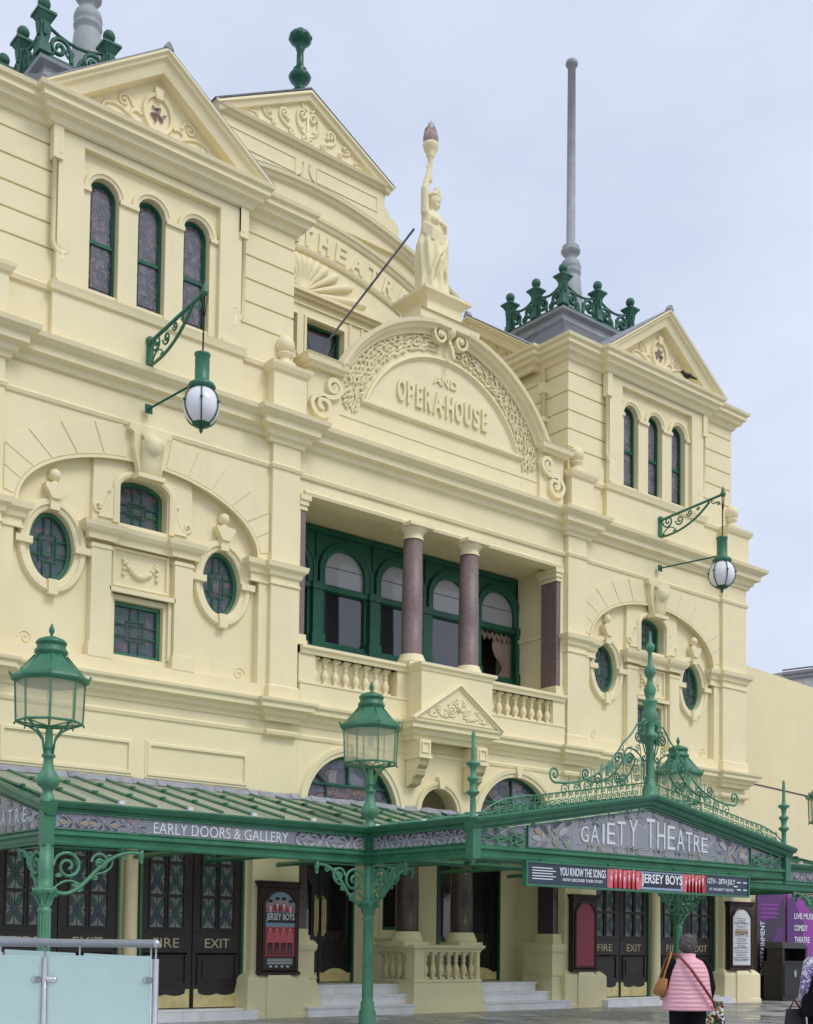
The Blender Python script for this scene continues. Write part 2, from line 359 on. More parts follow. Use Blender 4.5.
    f.mould([(c+.5,8.95)]+arc(c,9.62,.5,.26,0,180,16)+[(c-.5,8.95)],[(0,0),(0,.06),(-.05,.08),(-.11,.05),(-.13,0)],.03)
    f.plate([(c-.07,9.84),(c+.07,9.84),(c+.12,10.06),(c-.12,10.06)],[],-.1,.03)
    for e in(-1,1): relief(f,sscroll((c+e*.68,9.5),(c+e*.86,9.08),(c+e*.66,9.15),0,.1,1,e),.035,XZ(.02)); f.plate([(c+e*.62,9.0),(c+e*.9,9.0),(c+e*.66,9.55),(c+e*.62,9.55)][::1],[],-.005,.03)
    # garland panel
    f.mould(rect(c-.52,c+.52,7.88,8.5),[(0,0),(0,.05),(-.04,.06),(-.07,.02),(-.07,0)],.12,True)
    gp=bez((c-.3,8.3),(c+.3,8.3),(c,7.86),10)
    for i,(x,z) in enumerate(gp): f.ball((x,.1,z+random.uniform(-.01,.01)),.045+.02*sin(PI*i/10),8,5)
    for e in(-1,1):
        for dz in(.0,-.1,-.2,.07): f.ball((c+e*(.33+random.uniform(-.01,.02)),.1,8.28+dz),.04,8,5)
    f.mould([(c+.56,6.62),(c+.56,7.7),(c-.56,7.7),(c-.56,6.62)],[(0,0),(0,.05),(-.0,.07),(-.07,.07),(-.07,0)],.12)
    f.box(c-.66,c+.66,-.03,.13,7.7,7.78)
    f.build('window_surround',T)
    # pilasters
    for x0,x1 in((3.88,4.52),(9.92,10.96)):
        p=MB(M); p.box(x0,x1,-.15,-.02,6.1,11.3)
        p.cornice([(x0,.1),(x0,-.15),(x1,-.15),(x1,.1)],[(0,6.1),(.04,6.1),(.04,6.44),(0,6.47)])
        inner=x0<5
        path=[(x0,.2),(x0,-.15),(x1,-.15),(x1,-.05),(x1+.4,-.05),(x1+.4,.1)] if inner else [(x0-.4,.1),(x0-.4,-.05),(x0,-.05),(x0,-.15),(x1,-.15),(x1,.6)]
        p.cornice(path,[(-.02,8.44),(.03,8.44),(.03,8.48),(.004,8.5),(.004,8.6),(.05,8.62),(.07,8.7),(.14,8.76),(.16,8.86),(0,8.9)])
        p.build('pilaster',T)
    for e in(-1,1):   # ball finials and hoods over ovals
        o=MB(M); x=c+e*1.71
        ring=ell(x,8.3,.42,.62,40); o.mould(ring,[(0,-.15),(0,.03),(-.03,.05),(-.08,.05),(-.1,.09),(-.18,.09),(-.21,.05),(-.22,0)],.12,True,False)
        for a_ in(0,90,180,270):
            ca,sa=cos(math.radians(a_)),sin(math.radians(a_)); px,pz=x+ca*.54,8.3+sa*.74
            wd,hh=(.17,.055) if ca else (.075,.15)
            if abs(ca)<.5: wd,hh=.085,.13
            else: wd,hh=.15,.06
            o.box(px-wd,px+wd,-.02,.12,pz-hh,pz+hh)
        o.plate([(x-.07,9.1),(x+.07,9.1),(x+.2,9.3),(x+.2,9.36),(x-.2,9.36),(x-.2,9.3)],[],-.06,.12); o.lathe(x,.06,[(.1,9.36),(.06,9.4),(.05,9.44)],12); o.ball((x,.06,9.54),.115)
        o.build('oval_surround',T)
        relief_mb=MB(M); relief(relief_mb,curl((c+e*2.28,6.62),PI/2 if e>0 else PI/2,.14,1 if e>0 else -1,1.4),.012,XZ(.115)); relief_mb.build('wall_scroll',T)
    # windows
    def win(name,loop,y,fw,bars,pane,depth=.07):
        w=MB(M,['green']); w.mould(loop,[(0,0),(0,depth),(fw,depth),(fw,0)],y,True)
        for b_ in bars: w.tube([(u,y-.035,v) for u,v in b_],.013,4,False)
        o=w.build('window',T); p=MB(M,[pane]); p.plate(loop,[],y,y+.02); p.build('pane',o); return o
    def sqbars(cx,cz,hw,hh):
        a,b=hw*.42,hh*.42; B=[]
        for k_ in(1,.62): B.append([(cx-a*k_,cz-b*k_),(cx+a*k_,cz-b*k_),(cx+a*k_,cz+b*k_),(cx-a*k_,cz+b*k_),(cx-a*k_,cz-b*k_)])
        for e in(-1,1):
            B+= [[(cx+e*a*.5,cz+f_*b),(cx+e*a*.5,cz+f_*hh)] for f_ in(-1,1)]+[[(cx+f_*a,cz+e*b*.6),(cx+f_*hw,cz+e*b*.6)] for f_ in(-1,1)]
        return B
    for e in(-1,1): win('w',ell(c+e*1.71,8.3,.41,.61),.3,.06,sqbars(c+e*1.71,8.3,.37,.56),'stained_dusk')
    win('w',rect(c-.48,c+.48,6.61,7.59),.3,.06,sqbars(c,7.1,.42,.42),'stained_dusk')
    win('w',archpoly(c,.47,8.99,9.62,.23),.3,.06,sqbars(c,9.35,.42,.3),'stained_dusk')
    # band above main cornice
    b=MB(M); b.box(3.8,11.0,-.02,.6,11.8,12.72); b.cornice([(4.5,-.02),(5.25,-.02),(5.25,-.14),(9.12,-.14),(9.12,-.02),(9.95,-.02)],[(0,12.7),(.05,12.72),(.07,12.8),(0,12.86)]); b.box(5.25,9.12,-.14,0,11.8,12.78)
    b.build('blocking_course',T)
    for x0,x1 in((3.84,4.62),(9.95,10.9)):
        p=MB(M); p.box(x0,x1,-.28,.2,11.8,12.68); p.cornice([(x0,.2),(x0,-.28),(x1,-.28),(x1,.2)],[(0,12.62),(.05,12.66),(.09,12.74),(.1,12.8),(0,12.84)]); p.box(x0,x1,-.28,.2,12.66,12.83)
        xm=(x0+x1)/2; p.lathe(xm,-.05,[(.24,12.83),(.24,12.9),(.12,12.98),(.1,13.05),(.17,13.1),(.17,13.13)],16); p.ball((xm,-.05,13.3),.2); p.build('pedestal',T)
        if x0<5: p=MB(M); p.box(x0,x1,.5,1.1,11.8,12.83); p.lathe(xm,.85,[(.24,12.83),(.24,12.9),(.12,12.98),(.1,13.05),(.17,13.1),(.17,13.13)],16); p.ball((xm,.85,13.3),.2); p.build('pedestal',T)
    # tower
    t=MB(M); zs=[12.82,13.49,13.94,14.40,14.87,15.34,15.8]; g_=.022
    for z0,z1 in zip(zs[:-1],zs[1:]):
        for x0,x1 in((4.0,5.36),(9.04,10.5)): t.box(x0,x1,0,.5,z0+(g_ if z0>13 else 0),z1-g_)
        for xx in((4.0,4.3),(10.2,10.5)): t.box(xx[0],xx[1],.5,6.2,z0+(g_ if z0>13 else 0),z1-g_)
    for x0,x1 in((4.04,5.36),(9.04,10.46)): t.box(x0,x1,.035,.5,12.7,15.8)
    t.box(4.035,10.46,.5,6.16,11.8,16.0)
    t.plate(rect(5.36,9.04,12.7,15.8),[archpoly(c+k_*.943,.28,13.03,14.84,.28,16) for k_ in(-1,0,1)],-.02,.24)
    t.plate(rect(c-1.87,c+1.87,12.8,15.8),[rect(c-1.39,c+1.39,12.84,15.47)],-.15,-.02)
    t.build('tower_wall',T)
    f=MB(M)
    f.mould([(c+1.87,15.15),(c+1.87,15.72),(c-1.87,15.72),(c-1.87,15.15)],[(.06,0),(.06,.05),(.0,.06),(-.07,.03),(-.07,0)],-.15)
    for e in(-1,1):
        f.box(c+e*1.9-.09,c+e*1.9+.09,-.2,-.03,15.05,15.72); f.box(c+e*1.66-.2,c+e*1.66+.2,-.2,-.15,12.86,12.95)
        relief(f,[(c+e*1.93,15.05),(c+e*1.93,13.6)]+curl((c+e*1.93,13.55),-PI/2,.17,-e,1.5)[1:],.04,XZ(-.12))
        f.lathe(c+e*1.76,-.13,[(.03,13.3),(.03,13.5)],8)
    for k_ in(-1.5,-.5,.5,1.5):
        x=c+k_*.943; hw=.19; x0=max(c-1.39,x-hw); x1=min(c+1.39,x+hw)
        f.box(x0,x1,-.05,-.0,12.86,14.8); f.box(x0-.0,x1+.0,-.1,-.0,14.76,14.84)
    for k_ in(-1,0,1): f.mould(arc(c+k_*.943,14.84,.28,.28,0,180,18),[(0,0),(0,.03),(-.05,.045),(-.06,.065),(-.13,.065),(-.14,.0)],-.02)
    f.cornice([(c-1.9,0),(c-1.9,-.15),(c+1.9,-.15),(c+1.9,0)],[(0,12.78),(.06,12.8),(.08,12.86),(0,12.9)])
    f.build('triple_window_frame',T)
    for k_ in(-1,0,1):
        x=c+k_*.943; lp=archpoly(x,.275,13.035,14.84,.27,16)
        w=MB(M,['green_dark']); w.mould(lp,[(0,0),(0,.06),(.045,.06),(.045,0)],.16,True); w.box(x-.24,x+.24,.1,.15,13.94,14.0); w.mould(arc(x,14.84,.23,.23,0,180,14)+[(x-.23,14.0),(x+.23,14.0)],[(0,0),(0,.03),(.02,.03),(.02,0)],.15,True)
        o=w.build('window',T); p=MB(M,['stained_lilac']); p.plate(archpoly(x,.165,13.16,14.80,.165,12),[],.135,.16); p.mat('stained_border').plate(lp,[],.15,.17); p.build('pane',o)
    # tower cornice
    cr=MB(M); yf,xf=0,4.0; prof=[(0,15.62),(.06,15.64),(.1,15.74),(.2,15.78),(.22,15.86),(.30,15.9),(.30,16.0),(.36,16.03),(.38,16.1),(0,16.14)]
    cr.cornice([(4.0,6.2),(4.0,5.2),(3.82,5.2),(3.82,1.0),(4.0,1.0),(4.0,0),(c-2.0,0),(c-2.0,-.18),(c+2.0,-.18),(c+2.0,0),(10.5,0),(10.5,1.0),(10.68,1.0),(10.68,5.2),(10.5,5.2),(10.5,6.2)],prof)
    cr.build('tower_cornice',T)
    # pediments: front, inner side, outer side
    for kind in range(3):
        if kind==0: MM=M@Matrix.Translation((c,-.18,16.12))
        elif kind==1: MM=M@Matrix.Translation((3.82,3.1,16.12))@Matrix.Rotation(-PI/2,4,'Z')
        else: MM=M@Matrix.Translation((10.68,3.1,16.12))@Matrix.Rotation(PI/2,4,'Z')
        p=MB(MM); hw,hh=2.26,1.62
        p.plate([(-hw+.1,0),(hw-.1,0),(0,hh-.1)],[],0.02,.5)
        p.mould([(hw+.05,-.02),(0,hh),(-hw-.05,-.02)],[(0,0),(0,.38),(.04,.38),(.07,.33),(.11,.32),(.13,.26),(.31,.2),(.32,0)],0)
        p.mould([(-1.55,.12),(1.55,.12),(0,1.2)],[(0,0),(0,.03),(-.04,.03),(-.04,0)],.02,True)
        pd=p.build('tower_pediment',T)
        l=MB(MM,['lead']); l.mould([(hw+.08,.0),(0,hh+.035),(-hw-.08,.0)],[(0,-2.6 if kind==0 else -1.5),(0,.37),(.02,.37),(.02,-2.6 if kind==0 else -1.5)],0); l.frust(0,-.32,hh-.02,hh+.1,.1,.07,.03,.07); l.build('roof_flashing',pd)
        r=MB(MM,['cream_relief']); R=lambda pts,rr=.035:relief(r,pts,rr,XZ(.01),5)
        r.mould(ell(0,.55,.25,.32,24),[(0,0),(0,.05),(-.06,.07),(-.09,0)],.02,True); r.plate([(-.06,.82),(.06,.82),(.09,1.02),(-.09,1.02)],[],-.06,.02)
        R(curl((-.33,.4),PI/2+.6,.16,1,.6)); R(curl((.33,.4),PI/2-.6,.16,-1,.6))
        R(bez((-.45,.2),(.45,.2),(0,.04)),.05)
        for e in(-1,1):
            R(sscroll((e*.42,.22),(e*1.05,.34),(e*.8,.5),.0,.13,1,-e)); R(sscroll((e*.5,.5),(e*.75,.6),(e*.6,.75),0,.1,1,-e),.03); R(sscroll((e*1.0,.16),(e*1.45,.17),(e*1.2,.32),0,.06,1,-e),.025)
        r.mat('torch_bronze')
        for k_ in range(3):
            a_=PI/2+k_*2*PI/3+.3; d=lambda a,q:(q*cos(a),.55+q*sin(a))
            k1=d(a_,.125); k2=(k1[0]+.12*cos(a_-2.15),k1[1]+.12*sin(a_-2.15)); k3=(k2[0]+.055*cos(a_-1.0),k2[1]+.055*sin(a_-1.0)); relief(r,[(0,.55),k1],.034,XZ(.0),6,lambda t:1.1-.3*t); r.ball((k1[0],.0,k1[1]),.028,8,6); relief(r,[k1,k2],.024,XZ(-.005),6,lambda t:1.1-.4*t); relief(r,[k2,k3],.017,XZ(-.008),5)
        r.build('relief_carving',pd)
    # roof and platform
    r=MB(M,['slate']); v=[(4.1,.1,16.12),(10.4,.1,16.12),(10.4,6.1,16.12),(4.1,6.1,16.12),(c-1.3,2.0,18.05),(c+1.3,2.0,18.05),(c+1.3,3.9,18.05),(c-1.3,3.9,18.05)]
    r.add(v,[(0,1,5,4),(1,2,6,5),(2,3,7,6),(3,0,4,7),(4,5,6,7)],False)
    r.mat('lead').box(c-1.32,c+1.32,1.98,3.92,17.8,18.08); rf=r.build('tower_roof',T)
    r=MB(M,['iron_grey']); r.cornice([(c-1.3,3.9),(c-1.3,2.0),(c+1.3,2.0),(c+1.3,3.9)],[(0,18.0),(.0,18.2),(.12,18.26),(.14,18.32),(-1,18.32),(-1,18.0)]); r.build('platform_fascia',rf)
    cre=MB(M,['verdigris']); 
    x0,x1,y0,y1=c-1.35,c+1.35,1.95,3.95
    cre.cornice([(x0,y1),(x0,y0),(x1,y0),(x1,y1),(x0,y1)],[(-.06,18.32),(.07,18.32),(.07,18.38),(.02,18.42),(-.06,18.42)])
    def panel(p,q):
        L_=(Vector(q)-Vector(p)).length; d=(Vector(q)-Vector(p))/L_; mp=lambda u,v:(p[0]+d[0]*u,p[1]+d[1]*u,18.42+v)
        k=2; sL=L_/k; 
        for i in range(k):
            o_=i*sL
            relief(cre,sscroll((o_+.1,.02),(o_+sL*.62,.38),(o_+.12,.5),0,.17,1,-1,1.3),.045,mp,5); relief(cre,sscroll((o_+sL-.04,.0),(o_+sL*.7,.16),(o_+sL*.85,.3),0,.1,1,1,1.2),.036,mp,4)
            relief(cre,curl((o_+.12,.1),0,.11,1,1.2),.028,mp,4)
        relief(cre,bez((0,.62),(L_,.62),(L_/2,.2)),.035,mp,5)
    mids=[((x0,y0),(c,y0)),((c,y0),(x1,y0)),((x0,y0),(x0,2.95)),((x0,2.95),(x0,y1)),((x1,y0),(x1,2.95)),((x1,2.95),(x1,y1))]
    for p,q in mids: panel(p,q)
    co=cre.build('roof_cresting',T)
    for px,py in((x0,y0),(c,y0),(x1,y0),(x0,2.95),(x0,y1),(x1,2.95),(x1,y1)):
        k=MB(M,['verdigris']); big=1.12 if (px,py)==(x0,y0) else 1.
        k.frust(px,py,18.38,18.55,.12,.12,.1,.1); k.frust(px,py,18.55,18.98,.08,.08,.09,.09)
        for sx,sy in((1,0),(-1,0),(0,1),(0,-1)): k.frust(px+sx*.09,py+sy*.09,18.72,18.95,.03,.03,.055,.055)
        k.frust(px,py,18.98,19.12,.09,.09,.17,.17); k.frust(px,py,19.12,19.17,.19,.19,.19,.19); k.frust(px,py,19.17,19.24,.15,.15,.05,.05); k.ball((px,py,19.37),.125)
        k.build('finial',co)
for s in(1,-1): wing(s)
# ---- cornices across the front
def sympath(right):  # right: list for x>0 ordered outward; mirrored to the left
    L=[(-x,y) for x,y in right[::-1]]; return L+right
MP=MB(); prof=[(-.1,11.25),(.04,11.25),(.06,11.33),(.13,11.36),(.15,11.46),(.27,11.5),(.27,11.62),(.33,11.66),(.41,11.72),(.43,11.8),(-.1,11.86)]
MP.cornice(sympath([(3.84,0.03),(3.84,-.15),(4.6,-.15),(4.6,0.03),(9.88,0.03),(9.88,-.15),(11.0,-.15),(11.0,2.5)]),prof)
MP.cornice(sympath([(3.88,-.04),(3.88,-.15),(4.52,-.15),(4.52,-.05),(9.92,-.05),(9.92,-.15),(10.98,-.15),(10.98,1)]),[(0,10.74),(.03,10.76),(.05,10.82),(.03,10.85),(0,10.86)])
for xx in[i*.125 for i in range(-87,88)]:
    if abs(abs(xx)-4.22)<.45 or abs(xx)>9.8: continue
MP.build('main_cornice',T)
LC=MB(); lprof=[(-.1,5.76),(.03,5.76),(.05,5.84),(.12,5.87),(.14,5.95),(.25,5.98),(.25,6.06),(.30,6.1),(.31,6.15),(-.1,6.2)]
LC.cornice(sympath([(1.0,-.34),(1.0,0.),(3.84,0.),(3.84,-.12),(4.56,-.12),(4.56,0.),(9.9,0.),(9.9,-.12),(11.05,-.12),(11.05,2.5)]),lprof)
LC.cornice(sympath([(.75,0.),(3.84,0.),(3.84,-.1),(4.52,-.1),(4.52,0.),(9.92,0.),(9.92,-.1),(11.08,-.1),(11.08,1)])[1:],[(0,5.48),(.03,5.5),(.045,5.56),(0,5.6)])
LC.cornice([(-3.8,-.03),(-3.8,-.06),(3.8,-.06),(3.8,-.03)],[(0,6.4),(.02,6.42),(.02,6.46),(0,6.46)])
LC.build('lower_cornice',T)
# ---- centre bay, ground
C=MB()
bot=[(-3.748,5.78),(-3.748,0.0),(-3.52,0.0)]
def ar(cx,hw,zs,rz): return arc(cx,zs,hw,rz,180,0,22)
bot+=ar(-2.35,1.17,4.15,1.14)+[(-1.18,3.95),(-.53,3.95)]+ar(0,.53,4.28,.55)+[(.53,3.95),(1.18,3.95)]+ar(2.35,1.17,4.15,1.14)+[(3.52,0),(3.748,0),(3.748,5.78)]
C.plate(bot,[],0,.35); C.box(-3.745,3.745,.35,1.2,5.35,5.78); C.box(-3.745,3.745,.0,.4,5.782,6.1)
for cx,hw,zs,rz in((-2.35,1.17,4.15,1.14),(2.35,1.17,4.15,1.14),(0,.53,4.28,.55)):
    w_=.2 if hw>1 else .15
    C.mould(arc(cx,zs,hw,rz,0,180,30),[(0,0),(0,.03),(-w_*.4,.04),(-w_*.45,.07),(-w_*.9,.08),(-w_,0)],0)
    C.plate([(cx-.06,zs+rz-.02),(cx+.06,zs+rz-.02),(cx+.1,zs+rz+.24),(cx-.1,zs+rz+.24)],[],-.12,0)
for e in(-1,1): C.box(e*.855-.36,e*.855+.36,-.1,.4,3.83,3.95)
C.build('entrance_arcade',T)
R=MB(mats=['cream'])   # recess walls
R.plate(rect(-3.8,3.8,.5,5.4),[rect(-3.1,-1.3,.56,3.4),rect(1.1,3.1,.56,3.4),rect(-.52,.52,1.75,3.6)],1.3,1.5); R.box(-3.85,-3.7,.35,1.3,.4,5.4); R.box(3.7,3.85,.35,1.3,.4,5.4)
R.box(-.62,.62,1.24,1.3,1.62,1.72); R.box(-.7,.7,1.22,1.3,1.55,1.62)
R.mould([(-.52,1.75),(-.52,3.6),(.52,3.6),(.52,1.75)],[(0,0),(0,.03),(.07,.03),(.07,0)],1.3); R.build('porch_wall',T)
I=MB(mats=['interior_shade']); I.box(-3.8,3.8,2.8,2.9,.3,5.5); I.box(-3.8,3.8,1.5,2.9,.4,.5); I.build('foyer_wall',T)
R=MB(mats=['marble']); R.box(-3.7,3.7,.42,1.35,.3,.6)
R.build('porch_floor',T)
w=MB(mats=['green_dark']); lp=rect(-.52,.52,1.75,3.6); w.mould(lp,[(0,0),(0,.06),(.07,.06),(.07,0)],1.38,True); w.box(-.45,.45,1.33,1.37,2.9,2.95); o=w.build('window',T); p=MB(mats=['door_glass']); p.plate(lp,[],1.38,1.4); p.build('pane',o)
for e in(-1,1):  # lunettes
    w=MB(mats=['green_dark']); lp=archpoly(e*2.35,1.17,4.15,4.16,1.13,26); w.mould(lp,[(0,0),(0,.07),(.06,.07),(.06,0)],.2,True)
    cx=e*2.35
    w.box(cx-1.02,cx+1.02,.14,.19,4.66,4.71); w.box(cx-.02,cx+.02,.14,.19,4.71,5.27)
    for q in(-1,1): w.tube([(cx+q*.55,.16,4.2),(cx+q*.55,.16,4.69),(cx+q*.95,.16,4.98)],.022,4,False)
    w.box(cx-1.1,cx+1.1,.14,.19,4.15,4.2)
    o=w.build('window',T); p=MB(mats=['stained_lunette']); p.plate(lp,[],.2,.22); p.mat('stained_lunette_small').box(cx-.54,cx+.54,.19,.21,4.2,4.66); p.build('pane',o)
# porch block with balustrade and columns
def baluster(mb,x,y,z0,z1,r=.075,n=10):
    h=z1-z0; P=[(.95,0),(.95,.08),(.6,.1),(.55,.14),(.95,.28),(1.0,.36),(.8,.46),(.5,.56),(.45,.62),(.65,.64),(.65,.68),(.5,.7),(.6,.8),(.7,.86),(.95,.9),(.95,1)]
    mb.box(x-r,x+r,y-r,y+r,z0,z0+.09*h); mb.box(x-r,x+r,y-r,y+r,z1-.09*h,z1); mb.lathe(x,y,[(r*a,z0+b*h) for a,b in P],n)
B=MB(); B.cornice([(-.92,1.25),(-.92,-.34),(.92,-.34),(.92,1.25)],[(-.3,0),(.14,0),(.13,.1),(.08,.3),(.05,.5),(.03,.62),(.05,.66),(.03,.7),(-.3,.7)])
B.box(-.92,.92,-.34,1.2,.0,.7); 
B.cornice([(-.92,1.25),(-.92,-.34),(.92,-.34),(.92,1.25)],[(-.26,1.28),(.02,1.28),(.04,1.33),(.09,1.37),(.1,1.43),(-.26,1.44)])
B.box(-.93,-.66,-.35,-.08,.7,1.28); B.box(.84,.93,-.35,-.08,.7,1.28); B.box(-.66,.66,-.34,.4,1.3,1.41); 
for e in(-1,1): B.box(e*.78-.3,e*.78+.2 if e<0 else e*.78+.16,-.2,.42,1.38,1.48); B.box(min(e*.93,e*.66),max(e*.93,e*.66),.9,1.24,.7,1.28)
pb=B.build('porch_balustrade',T)
for i in range(7): b_=MB(); baluster(b_,-.54+i*.222,-.22,.7,1.28); b_.build('baluster',pb)
for e in(-1,1):
    for y in(.05,.28,.51,.74): b_=MB(); baluster(b_,e*.8,y,.7,1.28); b_.build('baluster',pb)
def column(x,y,z0,z1,r,shaft,half=False,base=.24,cap=.3):
    q=MB(); 
    if half: q.box(x-r*1.3,x+r*1.3,y-r*1.3,y+r*1.3,z0,z0+base*.5); q.box(x-r*1.15,x+r*1.15,y-r*1.15,y+r*1.15,z0+base*.5,z0+base); q.frust(x,y,z1-cap,z1-cap*.35,r*1.02,r*1.02,r*1.3,r*1.3); q.box(x-r*1.5,x+r*1.5,y-r*1.5,y+r*1.5,z1-cap*.35,z1); q.mat(shaft).box(x-r,x+r,y-r,y+r,z0+base,z1-cap)
    else:
        q.box(x-r*1.35,x+r*1.35,y-r*1.35,y+r*1.35,z0-.06,z0+.03)
        q.lathe(x,y,[(r*1.35,z0+.03),(r*1.4,z0+.08),(r*1.3,z0+.13),(r*1.15,z0+base-.03),(r*1.1,z0+base)],28,False)
        q.lathe(x,y,[(r*.98,z1-cap),(r*1.02,z1-cap+.04),(r*.95,z1-cap+.06),(r*1.0,z1-cap+.14),(r*1.35,z1-.09),(r*1.4,z1-.07)],24); q.box(x-r*1.5,x+r*1.5,y-r*1.5,y+r*1.5,z1-.07,z1)
        q.mat(shaft).lathe(x,y,[(r,z0+base),(r*1.0,z0+(z1-z0)*.4),(r*.9,z1-cap)],24)
    return q.build('column',T)
def respond(e,z0,z1,shaft,xo=0):
    q=MB(MIR[e]@Matrix.Translation((xo,xo*.6,0))); q.box(3.58,3.87,-.06,.56,z0,z0+.1); q.box(3.6,3.87,-.035,.53,z0+.1,z0+.22); q.box(3.6,3.8,-.03,.53,z1-.3,z1-.24); q.box(3.58,3.8,-.05,.55,z1-.2,z1-.1); q.box(3.54,3.8,-.08,.58,z1-.1,z1); q.box(3.62,3.8,-.01,.51,z1-.3,z1-.1)
    q.mat(shaft).box(3.63,3.8,-.005,.5,z0+.22,z1-.3); q.build('column',T)
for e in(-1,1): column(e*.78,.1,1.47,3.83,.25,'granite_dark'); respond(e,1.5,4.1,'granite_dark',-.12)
for e in(-1,1):
    q=MB(MIR[e]); q.cornice([(3.38,.75),(3.38,-.18),(3.8,-.18),(3.8,.2)],[(-.2,0),(.12,0),(.11,.12),(.06,.6),(.03,.72),(.06,.76),(0,.8),(0,1.26),(.04,1.32),(.05,1.4),(.02,1.46),(-.02,1.5),(-.2,1.5)]); q.build('pier_pedestal',T)
for e in(-1,1):
    x0,x1=(.95,3.15)
    for i in range(3):
        s_=MB(MIR[e],['marble']); yo=-.47+.3*i; zt=.2*(i+1); xx=x1+(.55 if i==0 else .15 if i==1 else -.0)
        s_.box(x0-.0,xx,yo,.3,zt-.2,zt-.035); s_.box(x0,xx+.03,yo-.03,.3,zt-.035,zt); s_.build('step',T)
# brass-kicked doors
def fire_door(cx,y,z0,hw,h,word,parent):
    d=MB(mats=['door_wood']); rails=[]
    pz=[(1.55,2.1),(2.16,2.71),(2.77,3.3)]; holes=[]
    for a,b in pz:
        for e in(-1,1): holes.append(rect(cx+e*hw*.36-hw*.28,cx+e*hw*.36+hw*.28,z0+a-.05,z0+b-.05))
    d.plate(rect(cx-hw,cx+hw,z0,z0+h),holes,y,y+.06)
    d.mould(rect(cx-hw*.72,cx+hw*.72,z0+.48,z0+.98),[(0,0),(0,.03),(-.05,.03),(-.05,0)],y,True); d.frust(cx,0,0,0,.0,.0,.0,.0) if 0 else None
    d.box(cx-hw*.6,cx+hw*.6,y-.02,y,z0+.56,z0+.9); d.box(cx-hw*.85,cx+hw*.85,y-.03,y,z0+1.0,z0+1.04); d.box(cx-hw*.85,cx+hw*.85,y-.025,y,z0+1.4,z0+1.43)
    for hl in holes: d.mould(hl,[(0,0),(0,.02),(-.03,.02),(-.03,0)],y,True)
    o=d.build('door',parent)
    p=MB(mats=['g_pale'])
    for hl in holes:
        x0,x1,a,b=hl[0][0],hl[1][0],hl[0][1],hl[2][1]; xm,zm=(x0+x1)/2,(a+b)/2
        p.mat('g_dim').plate(hl,[],y+.03,y+.04)
        for e in(-1,1):
            for f_,mm in((1,'g_teal'),(-1,'g_blue')):
                w_=(x1-x0)*.46; hh=(b-a)*.46
                leaf=bez((xm,zm),(xm+e*w_,zm+f_*hh),(xm+e*w_*1.05,zm+f_*hh*.05),6)+bez((xm+e*w_,zm+f_*hh),(xm,zm),(xm+e*w_*.1,zm+f_*hh*.9),6)[1:-1]
                p.mat(mm if (int(cx*7)+holes.index(hl))%2 else 'g_teal').plate(leaf,[],y+.02,y+.031)
        p.mat('g_blue').plate(ell(xm,zm,(x1-x0)*.22,(b-a)*.1,12),[],y+.015,y+.03)
        for l in([(xm,a),(xm,b)],[(x0,zm),(x1,zm)]): p.mat('came_dark').tube([(u,y+.022,v) for u,v in l],.006,4,False)
    p.build('glass_pane',o)
    k=MB(mats=['brass']); w_=hw*.93
    top=[(cx+w_,z0+.36),(cx+w_*.84,z0+.36)]+bez((cx+w_*.8,z0+.28),(cx,z0+.27),(cx+w_*.45,z0+.2),6)+bez((cx,z0+.27),(cx-w_*.8,z0+.28),(cx-w_*.45,z0+.2),6)[1:]+[(cx-w_*.84,z0+.36),(cx-w_,z0+.36)]
    k.plate([(cx-w_,z0+.02),(cx+w_,z0+.02)]+[(x,min(z,z0+.37)) for x,z in top],[],y-.012,y-.002); k.build('kick_plate',o)
    if word:
        l=MB(mats=['gilt']); letters(l,word,cx,z0+1.13,.17,y,.006,w=hw*1.0,bold=.0); l.build('lettering',o)
flat('g_dim',(.22,.24,.23),.3)
for s in(1,-1):
    prs=((4.9,7.1),(7.5,9.8))
    for a,b in prs:
        x0,x1=(a,b) if s>0 else (-b,-a); xm=(x0+x1)/2; hw=(x1-x0)/4-.02
        fr=MB(mats=['green']); fr.mould([(x1,.2),(x1,3.75),(x0,3.75),(x0,.2)],[(0,0),(0,.05),(.04,.05),(.04,0)],.06); fr.build('door_frame',T)
        fire_door(xm-hw-.01,.05,.2,hw,3.5,'FIRE',T); fire_door(xm+hw+.01,.05,.2,hw,3.5,'EXIT',T)
